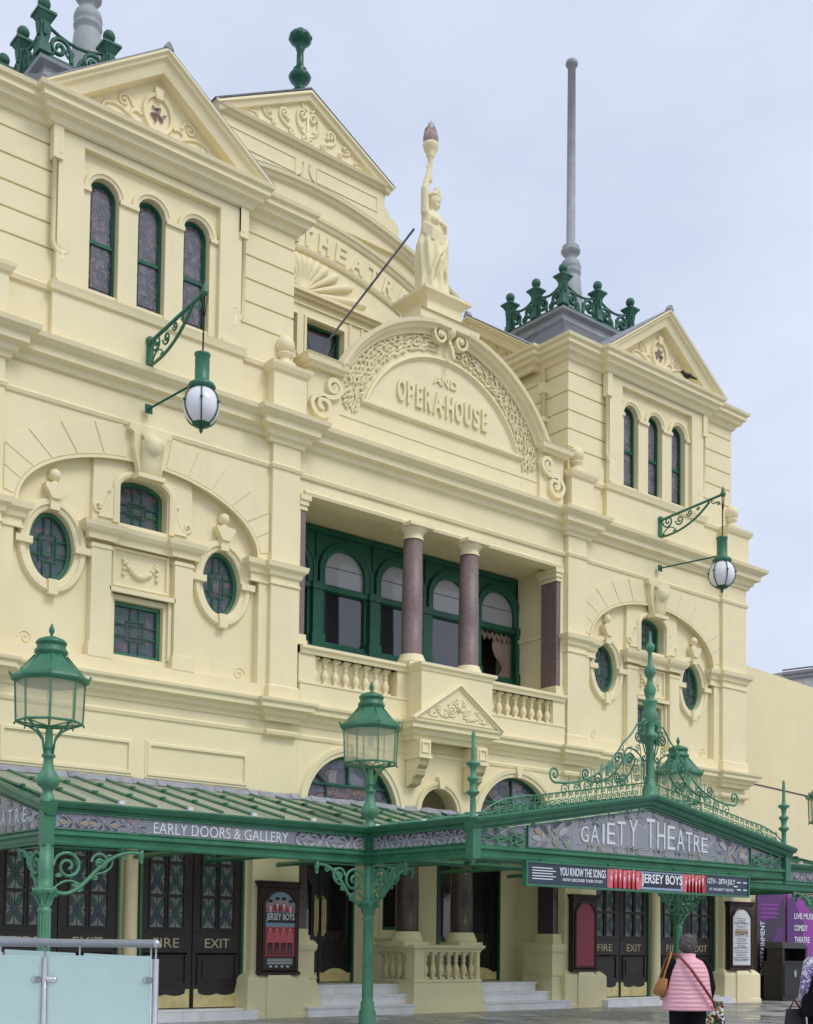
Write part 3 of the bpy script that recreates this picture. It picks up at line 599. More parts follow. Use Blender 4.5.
def glazed_door(cx,y,z0,hw,h,hinge=0,rot=0):
    d=MB(mats=['black_door']); oc=[(cx-hw*.55,z0+1.05),(cx-hw*.3,z0+.9),(cx+hw*.3,z0+.9),(cx+hw*.55,z0+1.05),(cx+hw*.55,z0+2.05),(cx+hw*.3,z0+2.25),(cx-hw*.3,z0+2.25),(cx-hw*.55,z0+2.05)]
    d.plate(rect(cx-hw,cx+hw,z0,z0+h),[oc],y,y+.06); d.mould(oc,[(0,0),(0,.02),(-.04,.02),(-.04,0)],y,True); d.mould(rect(cx-hw*.6,cx+hw*.6,z0+.35,z0+.75),[(0,0),(0,.02),(-.04,.02),(-.04,0)],y,True); o=d.build('entrance_door',T)
    p=MB(mats=['door_glass']); p.plate(oc,[],y+.03,y+.04); p.build('glass_pane',o)
    k=MB(mats=['brass']); w_=hw*.93; k.plate([(cx-w_,z0+.02),(cx+w_,z0+.02),(cx+w_,z0+.22)]+bez((cx+w_*.8,z0+.2),(cx-w_*.8,z0+.2),(cx,z0+.42),8)+[(cx-w_,z0+.22)],[],y-.012,y-.002); k.build('kick_plate',o)
    e=1 if hinge<0 else -1
    g=MB(mats=['brass']); g.tube([(cx+e*hw*.8,y-.02,z0+1.0),(cx+e*hw*.8,y-.09,z0+1.08),(cx+e*hw*.8,y-.1,z0+1.4),(cx+e*hw*.8,y-.09,z0+1.75),(cx+e*hw*.8,y-.02,z0+1.83)],.022,8); g.box(cx+e*hw*.8-.03,cx+e*hw*.8+.03,y-.015,y,z0+1.0,z0+1.85); g.build('handle',o)
glazed_door(-2.65,1.34,.6,.44,2.8,-1); glazed_door(-1.75,1.34,.6,.44,2.8,1); glazed_door(1.57,1.34,.6,.44,2.8,-1); glazed_door(2.55,1.34,.6,.52,2.8,1)
fr=MB(mats=['green_dark'])
for x0,x1 in((-3.1,-1.3),(1.1,3.1)): fr=MB(mats=['green_dark']); fr.mould([(x1,.56),(x1,3.4),(x0,3.4),(x0,.56)],[(0,0),(0,.06),(.05,.06),(.05,0)],1.33); fr.build('door_frame',T)
# ---- loggia (first floor)
L=MB()
L.box(-3.84,3.84,-.02,.28,10.42,11.3)   # lintel
L.box(-3.84,3.84,.28,2.2,10.5,11.3)     # ceiling
L.box(-3.8,3.8,-.0,2.2,6.1,6.6)         # floor
for e in(-1,1): L.box(min(e*3.76,e*3.95),max(e*3.76,e*3.95),-.015,2.2,6.12,11.28); L.box(min(e*3.70,e*3.77),max(e*3.70,e*3.77),.3,2.0,8.86,8.94)
L.mould([(-3.7,10.42),(3.7,10.42)],[(0,0),(0,.06),(.06,.08),(.1,.05),(.12,0)],-.02)
L.box(-3.8,3.8,1.62,2.2,6.1,7.8); L.box(-3.8,3.8,-.14,.2,6.1,6.6)
L.build('loggia_wall',T)
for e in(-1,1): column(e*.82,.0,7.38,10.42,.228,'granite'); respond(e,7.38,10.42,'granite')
B=MB()
B.box(-3.8,3.8,-.16,.2,6.6,6.64)
B.cornice([(-3.8,-.14),(-1.02,-.14),(-1.02,-.58),(1.02,-.58),(1.02,-.14),(3.8,-.14)],[(-.3,7.2),(.02,7.2),(.04,7.26),(.08,7.3),(.08,7.36),(-.3,7.38)])
B.box(-3.8,3.8,-.12,.25,7.2,7.376)
B.box(-1.02,1.02,-.58,.2,6.15,7.2); B.box(-1.3,-1.02,-.12,.2,6.6,7.2); B.box(1.02,1.42,-.12,.2,6.6,7.2)
for e in(-1,1): B.box(e*3.62-.2,e*3.62+.2,-.12,.2,6.6,7.2)
bl=B.build('loggia_balustrade',T)
for e in(-1,1):
    for i in range(8): b_=MB(); baluster(b_,e*(1.52+i*.262),.02,6.64,7.2,.085); b_.build('baluster',bl)
P=MB()   # small pediment over the entrance
P.plate([(-1.2,6.18),(1.2,6.18),(0,6.98)],[],-.62,-.56)
P.mould([(1.3,6.17),(0,7.03),(-1.3,6.17)],[(0,-.05),(0,.08),(.04,.1),(.05,.06),(.09,.05),(.1,-.05)],-.6)
pd=P.build('entrance_pediment',T)
r=MB(mats=['cream_relief']); mp=XZ(-.62)
for e in(-1,1):
    relief(r,sscroll((e*.12,6.32),(e*.3,6.42),(e*.3,6.25),.0,.1,1,e,1.4),.028,mp); relief(r,sscroll((e*.3,6.28),(e*.62,6.38),(e*.45,6.25),0,.08,1,e,1.4),.025,mp); relief(r,sscroll((e*.6,6.27),(e*.86,6.3),(e*.75,6.22),0,.05,1,e),.02,mp); relief(r,sscroll((e*.05,6.45),(e*.18,6.62),(e*.25,6.45),0,.06,1,e),.025,mp)
for i in range(26):
    x=random.uniform(-.75,.75); z=6.25+random.random()*max(.02,(.55-abs(x)*.62)); r.ball((x,-.63,z),random.uniform(.02,.035),6,4)
r.ball((0,-.64,6.5),.06,8,6,sz=1.6); r.build('relief_carving',pd)
for e in(-1,1):
    x=e*.82; k=MB(); k.box(x-.15,x+.15,-.5,0,5.42,5.76); k.mould(rect(x-.08,x+.08,5.5,5.68),[(0,0),(0,.03),(-.03,.03),(-.03,0)],-.5,True); k.box(x-.18,x+.18,-.52,0,5.36,5.42)
    k.sweep([(-.48,5.36),(-.44,5.22),(-.36,5.14),(-.34,5.02),(-.24,4.95),(-.2,4.84),(-.02,4.78),(0,5.36)],[(0,-.13),(0,.13)],lambda u,v,b:(x+b,u,v),smooth=False)
    k.add([(x+q*.13,yy,zz) for q in(-1,1) for yy,zz in[(-.48,5.36),(-.44,5.22),(-.36,5.14),(-.34,5.02),(-.24,4.95),(-.2,4.84),(-.02,4.78),(0,5.36)]],[tuple(range(8)),tuple(range(8,16))],False)
    for zz in(5.12,4.94): k.box(x-.14,x+.14,-.36 if zz>5 else -.24,0,zz,zz+.03)
    k.build('corbel',T)
# green window screen
yb=1.55
S=MB(mats=['green_dark']); holes=[]
for k_ in range(-2,3):
    x=k_*1.55; holes+=[archpoly(x,.55,9.26,9.55,.5,20),rect(x-.55,x+.55,7.98,9.08)]
S.plate(rect(-3.88,3.88,7.8,10.48),holes,yb-.08,yb)
for k_ in range(-2,3):
    x=k_*1.55
    S.mould([(x+.55,9.22)]+arc(x,9.55,.55,.5,0,180,20)+[(x-.55,9.22)],[(0,0),(0,.04),(-.04,.06),(-.1,.06),(-.12,.09),(-.17,.09),(-.18,0)],yb-.08)
    S.box(x-.62,x+.62,yb-.16,yb-.08,9.1,9.2); S.box(x-.6,x+.6,yb-.13,yb-.08,7.84,7.95)
    S.mould(rect(x-.55,x+.55,7.98,9.08),[(0,0),(0,.03),(-.03,.03),(-.03,0)],yb-.08,True)
for k_ in range(-2,4):
    x=(k_-.5)*1.55; x=max(-3.78,min(3.78,x)); S.box(x-.13,x+.13,yb-.19,yb-.08,7.8,9.2); S.box(x-.17,x+.17,yb-.23,yb-.08,7.8,8.1); S.box(x-.16,x+.16,yb-.22,yb-.08,9.08,9.24); S.box(x-.02,x+.02,yb-.12,yb-.08,9.24,10.4)
S.box(-3.88,3.88,yb-.12,yb-.08,10.36,10.48); S.box(-3.88,3.88,yb-.2,yb-.08,7.78,7.86)
so=S.build('window_screen',T); q=MB(mats=['interior_shade']); q.box(-3.9,3.9,2.3,2.4,7.7,10.5); q.build('room_dark_backing',T)  # added dark backing sheet, its near-black colour stands in for room shade
for k_ in range(-2,3):
    x=k_*1.55; p=MB(mats=['blind']); p.plate(archpoly(x,.56,9.2,9.55,.51,20),[],yb-.03,yb-.02); p.mat('plastic_black').box(x-.54,x+.54,yb-.034,yb-.03,9.66,9.675); p.mat('window_glass'); 
    if k_==2:
        p.mat('case_glass').add([(x-.56,yb-.04,7.96),(x+.56,yb-.04,7.96),(x+.56,yb-.04,9.1),(x-.56,yb-.04,9.1)],[(0,1,2,3)],False)
        cu=MB(mats=['curtain']); n_=40
        for (ua,ub,f_) in((.0,.56,1),(-.56,-.4,-1)):
            vs=[];
            for i in range(n_+1):
                t=i/n_; u=ua+(ub-ua)*t
                for j in range(9):
                    q_=j/8; pin=1-.62*math.exp(-((q_-.75)/.22)**2) if f_>0 else 1; uu=.56-( .56-u)*pin if f_>0 else u
                    vs.append((x+uu,yb+.1+.03*sin(i*1.1),9.1-1.14*q_))
            cu.add(vs,[(i*9+j,i*9+j+1,(i+1)*9+j+1,(i+1)*9+j) for i in range(n_) for j in range(8)],True)
        for i in range(7): cu.tube([(x-.56+i*.16,yb+.06,9.1),(x-.48+i*.16,yb+.04,8.93-.03*(i%2)),(x-.40+i*.16,yb+.06,9.1)],.05,8)
        cu.build('curtain',so)
    else: p.plate(rect(x-.56,x+.56,7.96,9.1),[],yb-.04,yb-.02)
    p.build('pane',so)
    # ------- blinds and drapes set just inside the glass
# ---- opera house pediment over the main cornice
cz,Ro=11.58,3.3
O=MB(); a0=math.degrees(math.asin((13.12-cz)/Ro))
out=arc(0,cz,Ro,Ro,a0,180-a0,40)
O.plate([(-3.72,11.82),(3.72,11.82),(3.72,13.1),(Ro*cos(math.radians(a0)),13.1)]+out+[(-Ro*cos(math.radians(a0)),13.1),(-3.72,13.1)],[],-.05,.5)
mp_=[(.1,0),(.1,.08),(.02,.1),(0,.2),(-.06,.22),(-.08,.3),(-.16,.32),(-.17,0)]
for e in(-1,1):
    rng=(a0+.5,82) if e>0 else (98,180-a0-.5)
    O.mould(arc(0,cz,Ro-.02,Ro-.02,rng[0],rng[1],26),mp_,-.05)
    xe=Ro*cos(math.radians(a0))
    O.cornice([(e*3.34-.4,.2),(e*3.34-.4,-.22),(e*3.34+.4,-.22),(e*3.34+.4,.2)],[(-.2,13.02),(.02,13.02),(.04,13.06),(.1,13.1),(.12,13.2),(.15,13.24),(-.2,13.28)])
    O.box(e*3.34-.4,e*3.34+.4,-.215,.4,13.035,13.255)
    # dado pilaster with S scrolls
    O.box(e*3.32-.4,e*3.32+.4,-.12,-.05,11.82,13.05)
op=O.build('arched_pediment',T)
sc_=MB(mats=['cream_relief'])
for e in(-1,1):
    pts=curl((e*2.93,12.74),PI/2,.19,-e,1.25,.15,18)[::-1][:-1]+bez((e*2.93,12.74),(e*3.3,12.5),(e*2.97,12.52),6)[:-1]+bez((e*3.3,12.5),(e*3.66,12.3),(e*3.6,12.52),6)[:-1]+curl((e*3.66,12.3),-PI/2,.27,-e,1.3,.12,20)
    sc_.sweep(pts,[(-.06,-.06),(-.045,.06),(.045,.06),(.06,-.06)],lambda u,v,b:(u,-.16-b,v),smooth=False)
    sc_.ball((e*3.12,-.16,12.74),.06,8,6); sc_.ball((e*3.42,-.14,12.3),.07,8,6)
    x=e*.27
    pts=curl((x,14.96),PI if e<0 else 0,.21,-e*-1 if 0 else (1 if e<0 else -1),1.5,.12,24)
    sc_.sweep([(u+e*.02,v) for u,v in pts],[(-.03,-.1),(.03,-.1),(.03,.26),(-.03,.26)],lambda u,v,b:(u,-b,v),smooth=False)
    sc_.ball((e*.29,-.24,14.75),.07,10,6)
sc_.ball((0,-.2,14.9),.13,10,7,sy=1.2,sz=1.3)
for i in range(7): sc_.ball((random.uniform(-.04,.04),-.3+.02*i,14.3+i*.08),.045,7,5,sz=1.5)
cb=11.97
for rw in range(6):
    for j in range(96):
        th=math.radians(12+156*j/95)+random.uniform(-.01,.01)
        if abs(math.degrees(th)-90)<4: continue
        rr=2.50+.085*rw+random.uniform(-.015,.015); x=rr*cos(th); z=cb+rr*sin(th)
        if z<12.46+.0*rw or rr>2.50+.46*min(1,max(.3,1.15-abs(sin(th)-.45))) : continue
        ang=th+(PI/2 if x>0 else -PI/2)+(.45 if (j+rw)%2 else -.45)*(1 if x>0 else -1)+random.uniform(-.45,.45); ln=random.uniform(.06,.105)
        d=Vector((cos(ang),0,sin(ang))); p=Vector((x+random.uniform(-.02,.02),-.06-random.random()*.025,z+random.uniform(-.02,.02))); nrm=Vector((-d.z,0,d.x))
        sc_.add([p-d*ln,p+nrm*ln*.42+Vector((0,-.015,0)),p+d*ln+Vector((0,-.03,0)),p-nrm*ln*.42+Vector((0,-.015,0)),p+Vector((0,-.035,0))+d*ln*.1,p+Vector((0,.03,0))],[(0,4,1),(1,4,2),(2,4,3),(3,4,0),(0,1,5),(1,2,5),(2,3,5),(3,0,5)],False)
sc_.build('relief_carving',op)
inn=MB(); inn.mould([(-2.35,12.76),(2.35,12.76)],[(0,0),(0,.1),(-.05,.1),(-.09,.04),(-.09,0)],-.05)
Ri=2.42; ci=11.90; ai=math.degrees(math.asin((12.78-ci)/Ri)); inn.mould(arc(0,ci,Ri,Ri,ai,180-ai,40),[(0,0),(0,.07),(.05,.09),(.09,.03),(.12,0)],-.05)
inn.box(-2.9,2.9,-.07,-.05,12.30,12.33); inn.build('inner_moulding',op)
l=MB(); [letters(l,ch,x,13.04,.5,-.05,.06,w=w_,bold=.03) for ch,x,w_ in zip('OPERAHOUSE',[-1.26,-1.0,-.76,-.51,-.23,.12,.39,.66,.92,1.17],[.23,.19,.17,.2,.26,.21,.23,.21,.2,.17])]; l.ball((-.05,-.08,13.28),.035,8,6); letters(l,'AND',0,13.72,.2,-.05,.04,w=.7,bold=.02); l.build('lettering',op)
# ---- parapet gutter roof behind pediment
D=MB(mats=['lead']); D.box(-3.95,3.95,.3,5.7,11.5,11.75); D.build('balcony_roof',T)
# ---- rear gable
YG=5.6; GC=9.7
G=MB()
prof_top=arc(0,GC,11.25,11.25,118,62,48)
G.plate([(5.9,11.7)]+[(p) for p in prof_top[::-1] if abs(p[0])<5.9]+[(-5.9,11.7)],[rect(.15,1.35,16.6,17.52),rect(-1.35,-.15,16.6,17.52)],YG,YG+.5)
def am(R,pr,a0=62,a1=118,y=YG): G.mould(arc(0,GC,R,R,a0,a1,40),pr,y)
am(9.5,[(0,0),(0,.05),(-.05,.08),(-.12,.1),(-.14,0)],70,110); am(10.36,[(0,0),(0,.04),(-.05,.07),(-.1,.08),(-.12,.12),(-.2,.14),(-.22,0)]); am(10.96,[(0,0),(0,.1),(-.06,.14),(-.1,.2),(-.18,.23),(-.2,.29),(-.28,.31),(-.28,0)])
G.box(-2.5,2.5,YG-.22,YG,18.08,18.16); G.box(-2.42,2.42,YG-.12,YG,18.0,18.08); G.box(-2.45,2.45,YG-.05,YG,17.82,17.86)
for x in(-1.95,-1.55,1.55,1.95): G.box(x-.03,x+.03,YG-.04,YG,16.5,17.8)
for x in(.75,-.75): G.mould([(x+.66,16.5),(x+.66,17.6),(x-.66,17.6),(x-.66,16.5)],[(0,0),(0,.04),(.06,.05),(.06,0)],YG)
gb=G.build('gable_wall',T)
F=MB()   # shell fan
for i in range(13):
    a=math.radians(8+i*164/12); L0=1.0/math.sqrt((cos(a)/2.15)**2+(sin(a)/.95)**2); 
    pts=[(cos(a)*L0*t,YG-.02,18.17+sin(a)*L0*t) for t in(.12,.4,.7,.9,1.)]; F.tube(pts,[.02,.07,.115,.12,.05],8)
F.build('shell_fan',gb)
cp=MB(mats=['slate']); cp.mould(arc(0,GC,11.24,11.24,62.5,117.5,40),[(0,-.6),(0,.26),(-.05,.26),(-.05,-.6)],YG); cp.build('gable_coping',gb)
l=MB(); 
def arcword(w,angs,R,h):
    for ch,x in zip(w,angs):
        a=x/ R
        letters(l,ch,0,0,h,YG,.05,w=.13 if ch=='I' else .44 if ch=='A' else .36,bold=.035,mp=lambda u,v,d,a=a:((R+v)*sin(a)+u*cos(a),YG-d,GC+(R+v)*cos(a)-u*sin(a)))
arcword('THEATRE',[.13+i*.535 for i in range(7)],9.72,.5); arcword('GAIETY',[-3.55,-3.0,-2.55,-2.1,-1.55,-1.0],9.72,.5)
l.build('lettering',gb)
w=MB(mats=['green_dark'])
for x in(.75,-.75):
    w.mould(rect(x-.6,x+.6,16.6,17.52),[(0,0),(0,.06),(.06,.06),(.06,0)],YG+.25,True)
    for e in(-1,1): w.tube([(x+e*.55,YG+.2,17.4),(x+e*.2,YG+.2,16.62)],.015,4,False)
o=w.build('window',T); p=MB(mats=['window_glass']); p.plate(rect(-1.36,1.36,16.58,17.54),[],YG+.26,YG+.28); p.build('pane',o)
# attic with triangular pediment
A=MB(); 
side=[(2.62,21.82),(2.6,21.7),(2.56,21.5),(2.62,21.34),(2.75,21.24),(2.78,21.16),(2.92,21.12),(3.06,21.0),(3.1,20.84),(3.05,20.68),(2.95,20.2)]
A.plate([(-x,z) for x,z in side[::-1]]+side,[],YG-.12,YG+.4)
A.cornice([(-2.62,YG+.4),(-2.62,YG-.14),(2.62,YG-.14),(2.62,YG+.4)],[(-.1,21.72),(.04,21.76),(.08,21.82),(.14,21.85),(.17,21.92),(-.1,21.96)])
A.plate([(-2.6,21.95),(2.6,21.95),(0,23.2)],[],YG-.14,YG+.4)
A.mould([(2.76,21.88),(0,23.36),(-2.76,21.88)],[(0,0),(0,.18),(.06,.19),(.1,.13),(.2,.1),(.22,0)],YG-.14)
for e in(-1,1):
    A.mould(rect(min(e*.35,e*2.3),max(e*.35,e*2.3),21.15,21.5),[(0,0),(0,.02),(-.03,.02),(-.03,0)],YG-.12,True); relief(A,curl((e*2.8,20.55),PI/2,.17,-e*-1,1.2),.02,XZ(YG-.13)); relief(A,bez((e*.1,21.5),(e*.25,21.1),(e*.05,21.25)),.03,XZ(YG-.13))
ap=A.build('gable_pediment',T)
r=MB(mats=['cream_relief']); mp=XZ(YG-.15)
relief(r,[(0,22.15),(0,22.9)],.05,mp)
for e in(-1,1):
    relief(r,sscroll((e*.05,22.2),(e*.3,22.75),(e*.42,22.35),.1,.14,e,e,1.3),.05,mp); relief(r,sscroll((e*.5,22.2),(e*.85,22.55),(e*.95,22.25),.08,.13,e,e,1.3),.048,mp)
    relief(r,sscroll((e*1.05,22.2),(e*1.35,22.38),(e*1.4,22.2),.06,.1,e,e,1.2),.042,mp); relief(r,sscroll((e*1.55,22.16),(e*1.9,22.24),(e*1.8,22.12),.04,.06,e,e),.032,mp); relief(r,bez((e*.05,22.9),(e*.2,23.05),(e*.2,22.85)),.04,mp)
    for x,z in((.2,22.35),(.62,22.4),(1.15,22.35),(.15,22.62)): r.ball((e*x,YG-.16,z),.06,8,5)
r.build('relief_carving',ap)
cp=MB(mats=['slate']); cp.mould([(2.8,21.89),(0,23.4),(-2.8,21.89)],[(0,-.5),(0,.16),(-.04,.16),(-.04,-.5)],YG-.14); cp.build('gable_coping',ap)
Rf=MB(mats=['slate']); Rf.add([(-5.9,YG+.4,18.9),(0,YG+.4,20.6),(5.9,YG+.4,18.9),(-5.9,20,18.9),(0,20,20.6),(5.9,20,18.9)],[(0,1,4,3),(1,2,5,4)],False); Rf.mat('cream_annex').box(-5.9,5.9,YG+.5,20,5.8,18.85); Rf.build('auditorium_roof',T)
for s in(1,-1):
    q=MB(MIR[s]); q.box(3.99,10.5,6.2,12,5.8,15.6); q.build('rear_wall',T)
    if s>0:
        q=MB(); q.tube([(3.9,.75,15.6),(3.9,.75,11.9)],.055,8); q.box(3.82,4.0,.66,.84,15.0,15.25); q.box(3.82,4.0,.68,.82,14.3,14.4); q.build('downpipe',T)
# ------------------------------------------------------------------ canopy
K=thing('entrance_canopy','green iron and glass entrance canopy with leaded frieze, scrolled brackets and a gabled front','canopy',(0,0,0))
Y1,Y2,XA,XB=-3.09,-5.79,4.29,10.25
RZ=lambda x,y,a:Matrix.Translation((x,y,0))@Matrix.Rotation(a,4,'Z')
gut=[(-.02,3.33),(.03,3.34),(.04,3.37),(.09,3.39),(.12,3.43),(.14,3.46),(.14,3.485),(-.02,3.485)]
beam=[(-.05,2.84),(.05,2.84),(.06,2.87),(.02,2.9),(.03,2.96),(.07,2.99),(.07,3.02),(.02,3.06),(-.05,3.06)]
CAN=MB(mats=['green'])
plan=[(-XB,0),(-XB,Y1),(-XA,Y1),(-XA,Y2),(XA,Y2),(XA,Y1),(XB,Y1),(XB,0)]
CAN.cornice(plan,beam)
for s in(1,-1):
    q=MB(mats=['green']); path=[(-XA-.0,Y1),(-XA,Y2)] if s<0 else [(XA,Y2),(XA,Y1)]
    path=[(-XB,Y1),(-XA,Y1),(-XA,Y2)] if s<0 else [(XA,Y2),(XA,Y1),(XB,Y1)]
    q.cornice(path,gut); q.build('gutter',K)
# rafters and ties below the roof
for s in(1,-1):
    for x in(XA,5.8,7.3,8.8,XB-.06): CAN.tube([(s*x,Y1,2.95),(s*x,-.05,2.95)],.045,4,False); CAN.tube([(s*x,Y1,3.4),(s*x,-.05,4.17)],.035,4,False)
for y in(Y1,-4.4): CAN.tube([(-XA,y,2.95),(XA,y,2.95)],.05,4,False)
for x in(-2,0,2): CAN.tube([(x,Y2,3.0),(x,-.1,3.0)],.04,4,False)
co=CAN.build('canopy_beam',K)
# rakes
rk=MB(mats=['green']); ap=4.16
rk.mould([(XA+.12,3.43),(0,ap),(-XA-.12,3.43)],[(-.04,-.1),(-.04,.22),(0,.22),(.05,.19),(.06,.13),(.13,.11),(.16,.05),(.19,.05),(.19,-.1)],Y2)
rk.build('gable_moulding',K)
for s in(1,-1):
    q=MB(RZ(-XB,0,-PI/2) if s<0 else MIR[-1]@RZ(-XB,0,-PI/2),['green'])
    q.mould([(3.24,3.42),(0,4.27)],[(-.03,-.1),(-.03,.18),(.02,.18),(.05,.12),(.12,.1),(.17,.04),(.17,-.1)],0); q.build('gable_moulding',K)
# roof glazing
def roofsheet(name,quad,n,clips=True):
    g=MB(mats=['roof_glass']); a,b,c_,d=[Vector(p) for p in quad]   # a,b top edge; d,c bottom edge
    up=Vector((0,0,.012)); g.add([a,b,c_,d,a+up,b+up,c_+up,d+up],[(0,1,2,3),(4,5,6,7),(0,1,5,4),(1,2,6,5),(2,3,7,6),(3,0,4,7)],False)
    g.mat('green')
    for i in range(n+1):
        t=i/n; p=a.lerp(b,t)+Vector((0,0,.03)); q=d.lerp(c_,t)+Vector((0,0,.03)); q=p.lerp(q,.965); g.tube([p,q],.026,4,False)
        for u in(.35,.7): m_=p.lerp(q,u)+Vector((0,0,.03)); g.box(m_.x-.035,m_.x+.035,m_.y-.05,m_.y+.05,m_.z-.02,m_.z+.015)
        if i%2==0: g.mat('white_letter').box(q.x-.04,q.x+.04,q.y-.03,q.y+.03,q.z-.02,q.z+.035).mat('green')
    return g.build(name,K)
for s in(1,-1):
    roofsheet('roof_glazing',[(s*XB,-.02,4.27),(s*XA,-.02,4.27),(s*XA,Y1-.08,3.475),(s*XB,Y1-.08,3.475)],10)
    roofsheet('roof_glazing',[(s*XA,-.02,4.27),(0,-.02,4.27),(0,Y1,3.475),(s*XA,Y1,3.475)],7)
    # gabled roof: ribs run from ridge to side gutter
    a,b=(0,Y2+.05,ap-.005),(0,-.02,ap+.02); roofsheet('roof_glazing',[a,b,(s*(XA+.08),-.02,3.46),(s*(XA+.08),Y2+.05,3.46)],9)
fl=MB(mats=['lead'])
for x in range(-42,42):
    x0=x*.245; a_,b_=random.uniform(-.02,.01),random.uniform(-.02,.012); fl.add([(x0,-.015,4.385+a_),(x0+.243,-.015,4.385+b_),(x0+.243,-.12,4.27+b_),(x0,-.12,4.27+a_),(x0,0,4.2),(x0+.243,0,4.2)],[(0,1,2,3),(3,2,5,4)],False)
fl.build('roof_flashing',K)
# friezes
def motif(mb,x,z,s,f,mp,d=.012,cols=('g_grey','g_slate','g_ochre','g_sage')):
    """leafy scroll of coloured glass"""
    def leaf(p,q,c1,c2,m):
        pts=bez(p,q,c1,7)+bez(q,p,c2,7)[1:-1]; mb.mat(m)
        vs=[mp(u,v,d) for u,v in pts]; cc=mp(sum(u for u,v in pts)/len(pts),sum(v for u,v in pts)/len(pts),d+.004)
        mb.add(vs+[cc],[(i,(i+1)%len(vs),len(vs)) for i in range(len(vs))],False)
        mb.mat('came'); mb.tube([mp(u,v,d+.001) for u,v in pts+[pts[0]]],.0035,4,False)
    X=lambda a,b:(x+f*a*s,z+b*s)
    leaf(X(-1,.1),X(.1,.9),X(-1.1,1.2),X(-.6,.3),cols[1]); leaf(X(-.9,0),X(0,-.9),X(-1,-1.2),X(-.5,-.2),cols[0])
    leaf(X(-.3,-.1),X(.8,.5),X(.1,.8),X(.3,.0),cols[2]); leaf(X(-.2,-.3),X(1.,-.2),X(.3,.4),X(.4,-.5),cols[3])
    leaf(X(.2,-.5),X(1.2,-.9),X(.7,-.3),X(.5,-1.1),cols[0]); leaf(X(.4,.7),X(1.2,.9),X(.8,1.3),X(.7,.5),cols[1])
def frieze(M,loop,mot,grid=(),name='frieze_panel'):
    g=MB(M,['frieze_glass']); g.plate(loop,[],-.0,.015)
    mp=lambda u,v,d:(u,-d,v)
    for a in mot: motif(g,a[0],a[1],a[2],a[3],mp,cols=a[4] if len(a)>4 else ('g_grey','g_slate','g_ochre','g_sage'))
    g.mat('came')
    for l in grid: g.tube([(u,-.006,v) for u,v in l],.005,4,False)
    f=MB(M,['green']); f.mould(loop,[(0,0),(0,.04),(.02,.04),(.02,0)],.0,True); o=f.build('frieze_frame',K); p=g.build(name,o); return o
W4=('g_grey','g_slate','g_blue','g_pale'); Wd=('g_pale','p_navy','g_blue','g_lilac')
zc=3.20
def stripgrid(x0,x1,z0,z1,step=.22):
    G=[[(x0,z0+.045),(x1,z0+.045)],[(x0,z1-.045),(x1,z1-.045)]]; n=int((x1-x0)/step)
    for i in range(1,n): x=x0+i*(x1-x0)/n; G+=[[(x,z0),(x,z0+.045)],[(x,z1-.045),(x,z1)]]
    return G
for s in(-1,1):
    x0,x1=(-XB+.1,-XA-.1) if s<0 else (XA+.1,XB-.1)
    M=Matrix.Translation((0,Y1+.0,0))
    mot=[]
    if s<0:
        for i in range(6): mot.append((-9.95+i*.24,zc,.115,1 if i%2 else -1,('g_slate','g_lilac','g_blue','g_ochre') if i<4 else ('g_lilac','g_rose','g_grey','g_slate')))
        for i in range(5): mot.append((-5.75+i*.3,zc,.12,1 if i%2==0 else -1,Wd))
    else:
        for i in range(20): mot.append((4.6+i*.28,zc,.115,1 if i%2 else -1,('g_slate','g_lilac','g_grey','g_ochre')))
    o=frieze(M,rect(x0,x1,3.065,3.335),mot,stripgrid(x0,x1,3.065,3.335))
    if s<0: l=MB(M,['white_letter']); letters(l,'EARLY DOORS & GALLERY',-7.27,3.105,.175,0,.012,w=2.5,bold=-.004,align='C',mp=lambda u,v,d:(-7.27+u,-d,3.105+v)); l.build('lettering',o)
    # sides of the central gable
    Ms=RZ(-XA,Y1,-PI/2); Ms=Ms if s<0 else MIR[-1]@Ms
    mot=[(.3+i*.3,zc,.12,1 if i%2 else -1,Wd) for i in range(8)]
    frieze(Ms,rect(.1,2.6,3.065,3.335),mot,stripgrid(.1,2.6,3.065,3.335,.16))
    # end half gables
    Me=RZ(-XB,0,-PI/2); Me=Me if s<0 else MIR[-1]@Me
    mot=[(2.75,3.2,.1,1,('g_rose','g_slate','g_ochre','g_sage')),(2.45,3.36,.07,-1,('g_rose','g_ochre','g_slate','g_sage')),(2.1,3.46,.08,-1,('g_rose','g_slate','g_ochre','g_sage')),(1.7,3.56,.08,1,('g_rose','g_slate','g_ochre','g_sage')),(1.2,3.66,.1,1),(.6,3.75,.14,1)]+[(.3+i*.3,3.12,.07,1 if i%2 else -1,('g_slate','g_ochre','g_sage','g_rose')) for i in range(9)]
    o=frieze(Me,[(.05,3.065),(2.98,3.065),(2.98,3.3),(.05,4.05)],mot,[[(.05,3.2),(2.7,3.2)],[(.05,3.58),(1.9,3.46),(2.3,3.44)]])
    if s<0:
        l=MB(Me,['white_letter'])
        for i,ch in enumerate('THEATRE'): letters(l,ch,0,0,.22,0,.02,w=.13,bold=.0,mp=lambda u,v,d,i=i:(.66+i*.275+u,-d,3.215+v))
        l.build('lettering',o)
